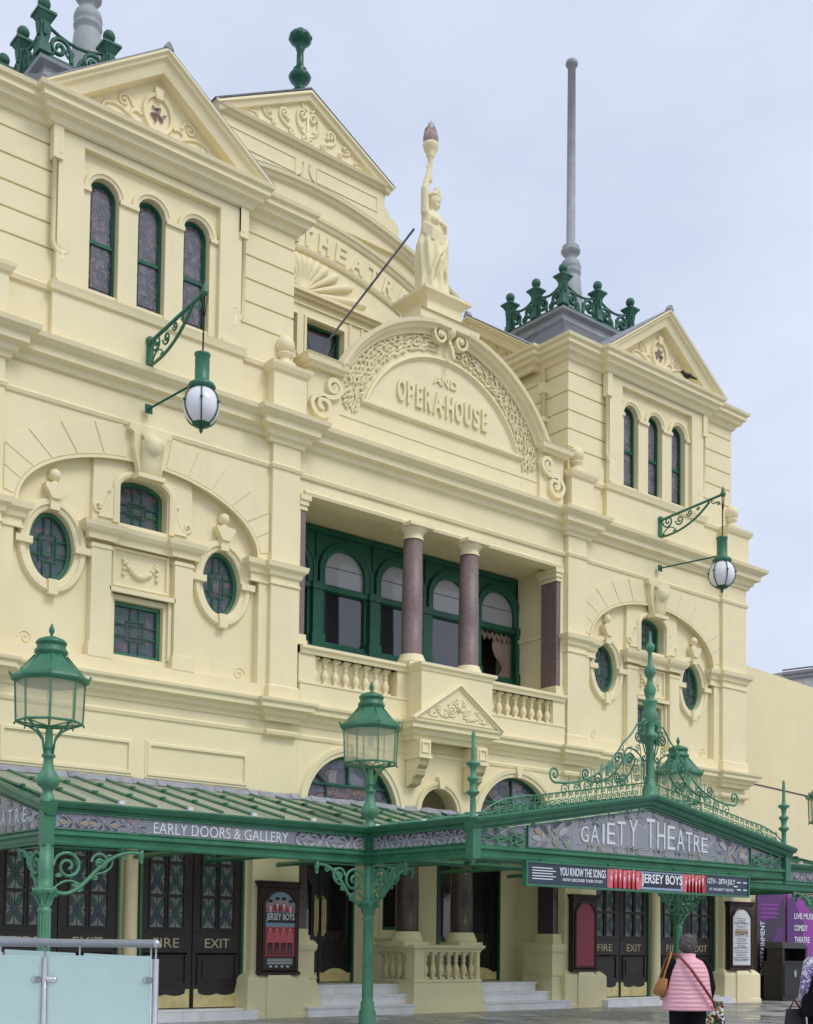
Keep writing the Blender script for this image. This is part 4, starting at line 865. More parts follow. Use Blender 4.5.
# main gable frieze
tp=lambda x:ap-.21-(ap-3.43)*abs(x)/(XA+.12)
Mf=Matrix.Translation((0,Y2,0)); mot=[]
for e in(-1,1):
    mot+=[(e*2.78,3.27,.2,e,('g_grey','g_slate','g_ochre','g_pale')),(e*2.28,3.33,.23,-e,('g_sage','g_slate','g_pale','g_grey')),(e*2.5,3.3,.12,e,('g_ochre','g_ochre','g_sage','g_grey')),(e*1.55,3.14,.08,e,('g_sage','g_ochre','g_ochre','g_sage')),(e*1.25,3.14,.08,-e,('g_ochre','g_sage','g_ochre','g_sage')),(e*.5,3.13,.09,e),(e*.25,3.13,.09,-e),(e*.85,3.13,.08,-e),
          (e*1.75,3.57,.08,e),(e*1.4,3.62,.09,-e,('g_slate','g_grey','g_slate','g_grey')),(e*1.0,3.69,.09,e),(e*.55,3.79,.09,-e,('g_slate','g_grey','g_slate','g_grey')),(e*.2,3.85,.08,e)]
LP=[(-3.1,3.06),(3.1,3.06),(3.1,tp(3.1)),(0,tp(0)),(-3.1,tp(3.1))]
gr=[[(-3.1,3.1),(3.1,3.1)],[(-2.0,3.2),(2.0,3.2)],[(-2.0,3.5),(0,3.84),(2.0,3.5)]]+[[(x,3.06),(x,3.1)] for x in[i*.2-3 for i in range(31)]]+[[(x,3.2),(x,3.5+.17*(2-abs(x)))] for x in(-2,-1.45,-.95,-.35,.35,.95,1.45,2)]
o=frieze(Mf,LP,mot,gr,'gable_glass')
l=MB(Mf,['white_letter'])
wx=[-1.70,-1.44,-1.22,-1.02,-.74,-.42]; wx2=[.06,.36,.65,.92,1.17,1.41,1.64]
for w_,xs in(('GAIETY',wx),('THEATRE',wx2)):
    for ch,x in zip(w_,xs):
        h=.25+.29*max(0,1-abs(x)/1.85); letters(l,ch,0,0,h,0,.02,w=(.045 if ch=='I' else .185+.05*(1-abs(x)/1.8)),bold=-.006,mp=lambda u,v,d,x=x:(x+u,-d,3.24+v))
l.build('lettering',o)
# iron scroll panels at the ends of the gable
q=MB(Mf,['green_pale']); mp=lambda u,v:(u,-.03,v)
for e in(-1,1):
    for a in range(3):
        x=e*(3.3+a*.3)
        for f in(-1,1): relief(q,sscroll((x-e*.1,3.18),(x+e*.16,3.18+f*.07),(x+e*.02,3.18+f*.03),.03,.045,-f*e,f*e,1.2),.014,mp,4)
    relief(q,[(e*3.15,3.18),(e*4.15,3.18)],.014,mp,4)
    for f in(-1,1): relief(q,sscroll((e*3.25,3.18),(e*3.35,3.18+f*.1),(e*3.1,3.18+f*.09),0,.045,e*f,-f*e*1,1.4),.018,mp,4)
    q.mat('frieze_glass').plate([(e*3.12,3.06),(e*4.2,3.06),(e*4.2,tp(4.2)),(e*3.12,tp(3.12))],[],.02,.03); q.build('scroll_panel',K); q=MB(Mf,['green_pale'])
q=MB(mats=['green'])
for e in(-1,1):
    for x,y,h in((XA,Y2,3.34),(XA,Y1,3.34),(XB,Y1,3.34)): q=MB(mats=['green']); q.box(e*x-.085,e*x+.085,y-.085,y+.085,2.82,h); q.build('corner_block',K)
# posts
for e in(-1,1):
    for x in(XA,XB):
        p=MB(mats=['green_pale']); X=e*x
        p.lathe(X,Y1,[(.17,0),(.17,.05),(.15,.09),(.15,.26),(.12,.3),(.12,.42),(.095,.46),(.088,1.2),(.08,1.78),(.08,1.8),(.1,1.86),(.1,1.89),(.08,1.91),(.085,1.98),(.12,2.07),(.17,2.13),(.18,2.16),(.18,2.19),(.1,2.2),(.095,2.35),(.09,2.83)],20)
        for i in range(8):
            a=i*PI/4; p.tube([(X+.085*cos(a),Y1+.085*sin(a),1.95),(X+.12*cos(a),Y1+.12*sin(a),2.06),(X+.19*cos(a),Y1+.19*sin(a),2.13),(X+.18*cos(a),Y1+.18*sin(a),2.09)],.018,5)
        for i in range(12): a=i*PI/6; p.tube([(X+.092*cos(a),Y1+.092*sin(a),.5),(X+.083*cos(a),Y1+.083*sin(a),1.82)],.011,4,True)
        p.build('canopy_post',K)
def bracket(M,L,H):
    b=MB(M,['green_pale']); mp=lambda u,v:(u,0,v); z=2.83; R=lambda pts,r=.02:relief(b,pts,r,mp,5)
    R([(.09,z-.02),(L,z-.02)],.016); b.lathe(L-.02,0,[(.02,z-.2),(.035,z-.17),(.03,z-.12),(.05,z-.1),(.03,z-.05),(.045,z)],8)
    R(bez((L-.03,z-.05),(L*.45,z-H*.62),(L*.72,z+.02),10)+bez((L*.45,z-H*.62),(.1,z-H*.86),(L*.2,z-H*1.2),10)[1:],.032)
    R(curl((.11,z-H*.42),PI/2,H*.32,-1,1.7,.15,26),.028); R(curl((L*.46,z-H*.3),PI/2,H*.2,-1,1.5,.15,20),.024)
    R(sscroll((.12,z-H*.9),(L*.35,z-H*.78),(L*.2,z-H*.6),0,H*.09,1,-1,1.3),.018); R(sscroll((L*.5,z-H*.55),(L*.68,z-H*.2),(L*.7,z-H*.5),H*.07,H*.08,1,1,1.3),.018)
    R(curl((L*.8,z-.06),PI,H*.08,1,1.2),.015); R(curl((.1,z-H),PI/2,H*.08,-1,1.1),.018); R([(.1,z-H*1.05),(.1,z)],.02)
    for x,zz in((.2,z-H*.62),(L*.3,z-H*.8),(L*.55,z-H*.3)): b.plate(bez((x-.06,zz),(x+.08,zz+.03),(x,zz+.08),4)+bez((x+.08,zz+.03),(x-.06,zz),(x,zz-.06),4)[1:-1],[],-.012,.012)
    b.build('bracket',K)
for e in(-1,1):
    bracket(MIR[e]@Matrix.Translation((-XB,Y1,0)) if e>0 else MIR[-1]@MIR[-1]@Matrix.Translation((-XB,Y1,0)),1.6,.72) if 0 else None
for m_ in(1,-1):
    B0=MIR[m_]
    bracket(B0@Matrix.Translation((-XB,Y1,0)),1.55,.72)
    bracket(B0@Matrix.Translation((-XA,Y1,0))@Matrix.Rotation(PI,4,'Z'),1.15,.7)
    bracket(B0@Matrix.Translation((-XA,Y1,0)),1.0,.6)
    bracket(B0@Matrix.Translation((-XA,Y1,0))@Matrix.Rotation(-PI/2,4,'Z'),1.05,.66)
    bracket(B0@Matrix.Translation((-XB,Y1,0))@Matrix.Rotation(PI/2,4,'Z'),.95,.66)
# cresting on the gable
c_=MB(mats=['green_pale']); YC=Y2-.06; mp=lambda u,v:(u,YC,v); R=lambda pts,r=.014:relief(c_,pts,r,mp,4)
rl=lambda x:ap+.05-(ap-3.43)*abs(x)/(XA+.12)
for e in(-1,1):
    n=22
    for i in range(n):
        x=e*(.35+i*(3.6/n)); xx=x+e*3.6/n; z0,z1=rl(x),rl(xx)
        R(curl((x,z0+.03),PI/2,.075,-e,1.35,.15,12),.013); R(curl((xx-e*.01,z1+.2),-PI/2,.05,-e,1.2,.15,10),.011); R([(x,z0-.02),(x,z0+.2)],.01)
    R([(e*.1,rl(.1)+.22),(e*3.0,rl(3.0)+.22)],.013)
    R(bez((e*3.0,rl(3)+.22),(e*4.2,rl(4.2)),(e*3.9,rl(3.9)+.28),10),.016); R(curl((e*3.2,rl(3.2)),PI/2,.13,-e,1.5,.15,20),.016); R(curl((e*3.75,rl(3.75)+.02),PI/2,.07,-e,1.3),.013)
    # large sweeping scrolls up to the finial
    Sx=lambda t:e*t
    R(sscroll((Sx(2.5),4.2),(Sx(.75),5.08),(Sx(1.35),4.2),.14,.0,e,e,1.4),.022)
    R(sscroll((Sx(.75),5.08),(Sx(.40),5.42),(Sx(.5),5.25),0,.14,1,e,1.3),.02)
    c_.mat('verdigris'); R(sscroll((Sx(1.75),4.32),(Sx(.8),4.7),(Sx(1.2),4.2),.1,.13,e,-e,1.4),.018)
    R(sscroll((Sx(.2),4.5),(Sx(.55),5.0),(Sx(.1),4.9),.08,.16,-e,-e,1.4),.018); R(sscroll((Sx(.9),4.35),(Sx(.45),4.75),(Sx(.6),4.4),.09,.12,e,-e,1.5),.018)
    R(sscroll((Sx(.08),4.4),(Sx(.3),5.3),(Sx(.05),5.2),0,.1,1,-e,1.5),.018); R(sscroll((Sx(.12),4.9),(Sx(.2),5.42),(Sx(.3),5.2),.07,.07,e,e,1.2),.015); R(curl((Sx(1.3),4.35),PI/2,.12,-e,1.5),.016)
    R(curl((Sx(.62),4.38),PI/2,.14,-e,1.5),.018)
    c_.mat('green_pale')
    for t in(.35,.85): 
        x=Sx(.35+t*.9); z=4.95-t*.45; pts=bez((x-.09,z-.14),(x+.06,z+.12),(x-.12,z+.06),4)+bez((x+.06,z+.12),(x-.09,z-.14),(x+.09,z-.04),4)[1:-1]; c_.plate(pts,[],YC-.012,YC+.012)
    for k_ in range(6): t=.75+k_*.28; z1_=5.02-.7*min(1,(t-.75)/1.5)**.7; R([(Sx(t),rl(t)+.2),(Sx(t),z1_)],.012); R(curl((Sx(t),rl(t)+.24),PI/2,.09+.02*(k_%2),-e,1.4),.013)
    for k_ in range(9):
        t=.28+k_*.2; top_=5.2-.95*min(1,(t-.28)/1.9)**.75; base_=rl(t)+.22
        if top_-base_>.2:
            nn=max(1,int((top_-base_)/.24))
            for q_ in range(nn): zq=base_+(q_+.3)*(top_-base_)/nn; R(curl((Sx(t),zq),PI/2,.075,e if (q_+k_)%2 else -e,1.4,.15,12),.011)
            R(bez((Sx(t),base_-.2),(Sx(t+.06),top_),(Sx(t+(.1 if k_%2 else -.08)),(base_+top_)/2),6),.010)
    for k_ in range(3): t=.32+k_*.2; R(curl((Sx(t),4.62+.12*k_),PI/2,.1,e if k_%2 else -e,1.4),.013)
c_.build('roof_cresting',K)
def spike(x,y,z,h,prof,name='finial'):
    f=MB(mats=['green_pale']); f.lathe(x,y,[(r,z+t*h) for r,t in prof],12); return f.build(name,K)
for e in(-1,1): spike(e*XA,Y2+.02,3.44,1.44,[(.1,0),(.07,.03),(.05,.08),(.045,.25),(.06,.27),(.11,.3),(.11,.315),(.05,.34),(.06,.42),(.1,.45),(.1,.465),(.04,.5),(.055,.58),(.12,.62),(.12,.635),(.04,.66),(.035,.68),(.03,.97),(.005,1)])
spike(0,YC+.02,4.3,2.9,[(.14,-.07),(.14,0),(.1,.04),(.075,.06),(.07,.31),(.14,.325),(.15,.345),(.09,.36),(.085,.4),(.13,.43),(.15,.46),(.13,.49),(.1,.52),(.14,.545),(.14,.56),(.07,.57),(.1,.6),(.115,.63),(.06,.67),(.05,.70),(.1,.725),(.11,.75),(.08,.775),(.04,.79),(.035,.86),(.07,.88),(.09,.9),(.07,.915),(.03,.93),(.015,1.0)])
for e in(-1,1):
    f=MB(mats=['green_pale']); f.lathe(0,0,[(.05,-.03),(.05,.03)],10); f.M=Matrix.Identity(4); relief(f,curl((e*.12,5.5),PI/2,.07,-e,1.3),.03,XZ(YC)); f.build('finial_scroll',K)
pn=MB(mats=['green_pale']); 
for x,y in((-XA,Y2),(XA,Y2)): pn=MB(mats=['green_pale']); pn.lathe(x,y,[(.01,2.74),(.03,2.76),(.04,2.79),(.07,2.81),(.08,2.84)],12); pn.build('pendant',K)
# ------------------------------------------------------------------ lanterns on the canopy posts
def lantern():
    r=thing('lantern','octagonal green lantern','lantern')
    b=MB(mats=['green_pale']); b.lathe(0,0,[(.15,-.1),(.13,0),(.11,.06),(.08,.1),(.1,.16),(.19,.22),(.21,.3),(.17,.38),(.11,.46),(.09,.56),(.08,.64),(.12,.66),(.12,.69),(.085,.72),(.085,.78),(.11,.8),(.11,.83),(.07,.86),(.06,1.1)],18); b.build('stem',r)
    f=MB(mats=['green_pale']); Rb,Rt,zb,zt=.57,.60,1.2,1.84
    P=lambda R_,i,z:(R_*cos(PI/8+i*PI/4),R_*sin(PI/8+i*PI/4),z)
    for i in range(8):
        f.tube([P(Rb,i,zb),P(Rt,i,zt)],.018,4,False); f.tube([P(Rb,i,zb),P(Rb,i+1,zb)],.022,4,False); f.tube([P(Rt,i,zt),P(Rt,i+1,zt)],.024,4,False)
        f.tube([P(Rb,i,zb),P(.3,i,zb-.03),P(.02,i,zb-.05)],.012,4,False); f.tube([P(Rb+.0,i,zb-.0),P(Rb+.03,i,zb-.05)],.016,4)
        a=PI/8+i*PI/4
    for i in range(0,8,2): f.tube([P(Rb-.08,i,zb-.02),P(.32,i,zb-.1),P(.15,i,zb-.26),P(.09,i,zb-.52)],.02,6)
    f.build('frame',r)
    g=MB(mats=['lantern_glass'])
    for i in range(8): g.add([P(Rb-.01,i,zb),P(Rb-.01,i+1,zb),P(Rt-.01,i+1,zt),P(Rt-.01,i,zt)],[(0,1,2,3)],False)
    g.build('glass_panes',r)
    h=MB(mats=['green']); h.lathe(0,0,[(.5,1.83),(.66,1.84),(.68,1.88),(.66,1.93),(.6,1.96),(.27,2.26),(.25,2.3),(.0,2.3)],8,False,PI/8)
    h.lathe(0,0,[(.25,2.28),(.29,2.3),(.29,2.35),(.25,2.37),(.25,2.44),(.27,2.45),(.27,2.48),(.23,2.52),(.12,2.56),(.03,2.58),(.025,2.61),(.05,2.65),(.045,2.7),(.01,2.78)],16)
    for i in range(8): h.tube([P(.66,i,1.9),P(.70,i,1.97)],.022,5); h.tube([P(.585,i,1.95),P(.275,i,2.27)],.012,4)
    h.build('hood',r)
    bl=MB(mats=['opal']); bl.ball((0,0,1.62),.07,10,7,sz=1.4); bl.build('bulb',r)
    return r
L0=lantern(); index_kids()
labs=['weathered green lantern nearest the glass railing, over the far left canopy post','green lantern on the canopy corner post below the loggia balustrade','green lantern behind the ironwork crest of the canopy gable','green lantern at the far right end of the canopy, cut by the photo edge']
for i,(x,lb) in enumerate(zip((-XB,-XA,XA,XB),labs)):
    o=L0 if i==0 else copy_tree(L0); o.location=(x,Y1,3.5); tag(o,lb,'lantern','lanterns on the canopy posts'); o.scale=(.83,.83,.93)
# ------------------------------------------------------------------ hanging lamps
def hanging():
    r=thing('hanging_lamp','x','lamp')
    b=MB(mats=['green']); mp=lambda u,v:(0,-u,v)
    b.box(-.07,.07,-.03,.0,-.42,.08); b.tube([(0,-.02,.04),(0,-1.95,.2)],.035,6); R=lambda p,rr=.02:relief(b,p,rr,mp,5)
    R(bez((.05,-.4),(1.55,.12),(.9,-.45),16),.03); R(curl((.1,-.05),-PI/2,.16,1,1.5),.022); R(curl((.5,-.1),-PI/2,.13,1,1.5),.02); R(curl((.85,.0),-PI/2,.09,1,1.4),.018); R(curl((1.15,.05),-PI/2,.055,1,1.3),.015)
    R(sscroll((.1,-.35),(.5,-.3),(.3,-.1),.05,.05,1,-1),.016); R(sscroll((1.6,.14),(1.8,.05),(1.6,.0),0,.05,1,-1),.014); b.ball((0,-1.95,.2),.07); b.lathe(0,-1.95,[(.03,.2),(.05,.3),(.02,.33),(.01,.4)],8); b.ball((0,-.02,.06),.09); b.build('bracket',r)
    c=MB(mats=['plastic_black']); c.tube([(0,-1.95,.15),(0,-1.93,-.82)],.014,5)
    for s_ in(-1,1): c.tube([(s_*.06,-1.95,.15),(s_*.02,-1.94,-.2)],.008,4)
    for i in range(9): c.ball((0,-1.935,-.15-i*.075),.02,6,4)
    c.build('chain',r)
    h=MB(mats=['green']); h.lathe(0,-1.92,[(.03,-.82),(.12,-.86),(.14,-.87),(.14,-.9),(.125,-.92),(.125,-1.32),(.15,-1.36),(.22,-1.4),(.24,-1.44),(.22,-1.48),(.16,-1.49)],20); h.build('cap',r)
    g=MB(mats=['opal']); g.ball((0,-1.92,-1.78),.31,24,16,sz=1.12); g.build('globe',r)
    k=MB(mats=['green_dark'])
    for i in range(6):
        a=i*PI/3; k.tube([((.325*sin(t))*cos(a),-1.92+(.325*sin(t))*sin(a),-1.78+.355*cos(t)) for t in[.45+j*(2.25/12) for j in range(13)]],.012,5); k.ball((.33*cos(a),-1.92+.33*sin(a),-1.74),.028,8,5)
    k.lathe(0,-1.92,[(.14,-2.04),(.16,-2.08),(.14,-2.12),(.05,-2.15),(.03,-2.18),(.035,-2.2),(.01,-2.25)],14); k.build('cage',r)
    s=MB(mats=['green_dark']); s.tube([(0,-.02,-1.2),(0,-1.8,-1.3)],.02,6); s.box(-.07,.07,-.03,0,-1.28,-1.12); s.build('stay_rod',r)
    return r
H0=hanging(); index_kids(); H1=copy_tree(H0)
H0.location=(-7.24,-.14,12.33); tag(H0,'globe lamp hanging from a scrolled green bracket under the left tower windows','lamp','globe lamps hanging from wall brackets')
H1.location=(7.28,-.14,12.33); tag(H1,'globe lamp hanging from a scrolled green bracket under the right tower windows','lamp','globe lamps hanging from wall brackets')
# ------------------------------------------------------------------ flagpoles
def flagpole():
    r=thing('flagpole','x','flagpole'); b=MB(mats=['iron_grey'])
    b.lathe(0,0,[(.62,-.05),(.42,.7),(.31,1.5),(.28,1.88),(.25,1.92),(.24,1.96),(.29,2.02),(.29,2.08),(.27,2.12),(.29,2.16),(.29,2.26),(.25,2.36),(.17,2.42),(.15,2.5),(.2,2.56),(.27,2.64),(.27,2.7),(.23,2.74),(.24,2.8),(.17,2.84),(.13,2.88)],8 if 0 else 16); b.build('base',r)
    p=MB(mats=['iron_grey']); p.lathe(0,0,[(.125,2.85),(.12,5),(.11,8.0),(.16,8.02),(.18,8.08),(.16,8.15),(.08,8.2),(.0,8.2)],14); p.build('shaft',r); return r
F0=flagpole(); index_kids(); F1=copy_tree(F0)
F0.location=(7.2,2.95,18.08); tag(F0,'tall grey flagpole rising from the right tower roof against the sky','flagpole','flagpoles on the towers')
F1.location=(-7.2,2.95,18.08); tag(F1,'grey flagpole on the left tower roof, only its turned base inside the photo','flagpole','flagpoles on the towers')
f=thing('flagstaff','slanting bare flagstaff leaning out from the left end of the arched pediment','flagstaff',(-3.25,.3,13.5)); m_=MB(mats=['slate']); m_.tube([(0,0,0),(0,-3.16,1.33)],.022,8); m_.build('pole',f); m_=MB(mats=['iron_grey']); m_.box(-.08,.08,-.1,.1,-.25,.06); m_.build('socket',f)
f=thing('roof_finial','dark green urn finial on the peak of the rear gable','finial',(0,5.85,23.55)); m_=MB(mats=['green_dark']); m_.lathe(0,0,[(.1,0),(.2,.06),(.14,.14),(.12,.22),(.25,.34),(.3,.45),(.26,.52),(.14,.6),(.18,.66),(.1,.72),(.09,1.15),(.12,1.2),(.08,1.24)],16); m_.build('urn_stem',f)
m_=MB(mats=['green_dark']); m_.lathe(0,0,[(.08,1.22),(.2,1.34),(.28,1.42),(.3,1.52),(.26,1.6),(.14,1.68),(.1,1.74),(.0,1.76)],16)
for i in range(8): a=i*PI/4; m_.ball((.25*cos(a),.25*sin(a),1.5),.07,8,5)
m_.build('urn_head',f)
# ------------------------------------------------------------------ remeshed figures
def remesh(mb,name,parent,voxel,mats,smooth=4,sub=None):
    o=mb.build(name); 
    r=o.modifiers.new('r','REMESH'); r.mode='VOXEL'; r.voxel_size=voxel; r.use_smooth_shade=True
    s=o.modifiers.new('s','SMOOTH'); s.factor=.5; s.iterations=smooth
    dg=bpy.context.evaluated_depsgraph_get(); me=bpy.data.meshes.new_from_object(o.evaluated_get(dg)); old=o.data
    o.modifiers.clear(); o.data=me; bpy.data.meshes.remove(old); me.materials.clear()
    for m in mats: me.materials.append(MAT[m])
    me.polygons.foreach_set('use_smooth',[True]*len(me.polygons)); me.polygons.foreach_set('material_index',[0]*len(me.polygons))
    if parent: o.parent=parent
    return o
def cap(mb,a,b,r0,r1,n=12):
    a,b=Vector(a),Vector(b); mb.tube([a,a.lerp(b,.5),b],[r0,(r0+r1)/2,r1],n); mb.ball(a,r0,n,8); mb.ball(b,r1,n,8)
def rings(mb,R,n=28,fold=None):
    vs=[];k=len(R)
    for i,(z,cx,cy,rx,ry) in enumerate(R):
        for j in range(n):
            a=2*PI*j/n; m=1+(fold(a,z) if fold else 0); vs.append((cx+rx*m*cos(a),cy+ry*m*sin(a),z))
    fs=[(i*n+j,i*n+(j+1)%n,(i+1)*n+(j+1)%n,(i+1)*n+j) for i in range(k-1) for j in range(n)]+[tuple(range(n))[::-1],tuple((k-1)*n+j for j in range(n))]
    mb.add(vs,fs,True)
def hand(mb,w,d,s=1.,curlf=.5,side=1):
    """w wrist pos, d direction down the arm"""
    w=Vector(w); d=Vector(d).normalized(); sidev=d.cross(Vector((0,1,0)));
    if sidev.length<.1: sidev=d.cross(Vector((1,0,0)))
    sidev.normalize(); nrm=sidev.cross(d).normalized()
    pm=w+d*.05*s
    for t in(-.5,-.17,.17,.5): cap(mb,w+sidev*t*.03*s,w+d*.085*s+sidev*t*.065*s,.015*s,.012*s,8)
    for t,ln in((-.5,.06),(-.17,.075),(.17,.072),(.5,.055)):
        a=w+d*.085*s+sidev*t*.068*s; b=a+(d*cos(curlf)+nrm*sin(curlf))*ln*.5*s; c=b+(d*cos(curlf*2.4)+nrm*sin(curlf*2.4))*ln*.5*s; cap(mb,a,b,.0095*s,.009*s,8); cap(mb,b,c,.009*s,.007*s,8)
    t0=w+d*.02*s+sidev*side*.025*s; t1=t0+(d*.6+sidev*side*.6+nrm*.3).normalized()*.04*s; t2=t1+(d*.9+nrm*.5).normalized()*.03*s; cap(mb,t0,t1,.012*s,.010*s,8); cap(mb,t1,t2,.010*s,.008*s,8)
# statue
ST=thing('statue','cream painted statue of a draped woman raising a torch on top of the arched pediment','statue',(-.1,.32,15.78),math.radians(14)); ST.scale=(1.1,1.1,1.1)
b=MB()
rings(b,[(0,0,0,.34,.30),(.05,0,0,.36,.32),(.4,.0,0,.33,.28),(.8,-.02,0,.33,.27),(1.1,-.03,0,.33,.25),(1.35,-.02,0,.27,.2),(1.55,0,0,.25,.18),(1.72,0,0,.27,.17),(1.82,0,0,.24,.14),(1.88,0,0,.12,.1)],56,lambda a,z:(.085*sin(a*10+z*2.2)+.055*sin(a*6-z*3.4+1))*max(0,min(1,(1.5-z)/.5)))
b.ball((0,-.01,2.13),.155,16,12,sx=.88,sy=1.,sz=1.22); cap(b,(0,0,1.8),(0,0,2.05),.085,.08); b.ball((0,-.155,2.1),.03,8,6,sz=1.6); b.ball((0,-.11,2.0),.06,8,6)
for e in(-1,1): b.ball((e*.11,-.13,1.62),.1,12,8)
for i in range(16): a=i*2*PI/16; b.ball((.13*cos(a),.02+.15*sin(a),2.21+.02*cos(3*a)),.05,8,6)
b.ball((0,.16,2.16),.09,10,8)
for i in range(5): a=-PI/2+(i-2)*.35; cap(b,(.13*cos(a),.13*sin(a),2.3),(.15*cos(a),.15*sin(a),2.42-abs(i-2)*.03),.02,.008,6)
cap(b,(-.24,0,1.78),(-.3,-.03,2.25),.085,.068); cap(b,(-.3,-.03,2.25),(-.2,-.06,2.68),.066,.045); hand(b,(-.2,-.06,2.68),(.02,0,1),1.25,.9)
cap(b,(.24,0,1.74),(.33,-.03,1.42),.085,.07); cap(b,(.33,-.03,1.42),(.12,-.2,1.6),.065,.045); hand(b,(.14,-.19,1.58),(-.8,-.3,.4),1.2,.5)
# mantle folds
for k_ in range(5): b.tube([(.3-.02*k_,-.1-.02*k_,1.5-.05*k_),(.05,-.24,1.32-.05*k_),(-.25,-.18,1.4-.06*k_),(-.3,0,1.55-.05*k_)],.035,8)
for k_,x in enumerate((.28,.33,.3,.22)): b.tube([(x,-.12+.05*k_,1.45),(x+.05,-.1+.06*k_,1.0),(x+.02,-.1+.06*k_,.45)],[.05,.045,.02],8)
for k_ in range(4): x=-.22+k_*.12; b.tube([(.22,-.18,1.36-.05*k_),(.1-.05*k_,-.28,1.15-.12*k_),(x*.6-.05,-.3,.8-.1*k_),(x*1.3-.1,-.27,.35)],[.02,.034,.03,.015],8)
remesh(b,'figure',ST,.014,['cream_relief'],1)
t=MB(mats=['cream_relief']); t.lathe(-.18,-.07,[(.02,2.42),(.045,2.44),(.03,2.5),(.045,2.85),(.06,2.95),(.09,3.0),(.07,3.03),(.12,3.1),(.15,3.2),(.15,3.24),(.1,3.25)],14)
t.mat('torch_bronze').lathe(-.18,-.07,[(.11,3.22),(.14,3.3),(.145,3.37),(.11,3.47),(.08,3.54),(.06,3.57)],14)
for i in range(6): a=i*PI/3; t.tube([(-.18+.1*cos(a),-.07+.1*sin(a),3.38),(-.18+.09*cos(a+.4),-.07+.09*sin(a+.4),3.55),(-.18+.04*cos(a+.8),-.07+.04*sin(a+.8),3.64+.09*(i%2))],[.045,.03,.006],8)
t.build('torch',ST)
p=MB(); p.M=Matrix.Rotation(-math.radians(14),4,'Z')
p.box(-.6,.6,-.22,.5,-1.25,-.8); p.frust(0,0,-.86,-.8,.6,.42,.72,.56); p.frust(0,0,-.8,-.62,.72,.56,.72,.56); p.frust(0,0,-.62,-.48,.72,.6,.45,.4); p.box(-.42,.42,-.38,.38,-.48,-.25); p.frust(0,0,-.25,-.12,.42,.38,.56,.5); p.box(-.57,.57,-.51,.51,-.12,-.06); p.box(-.45,.45,-.4,.4,-.06,.0); p.build('plinth',ST); ST.scale=(1.2,1.18,1.07)
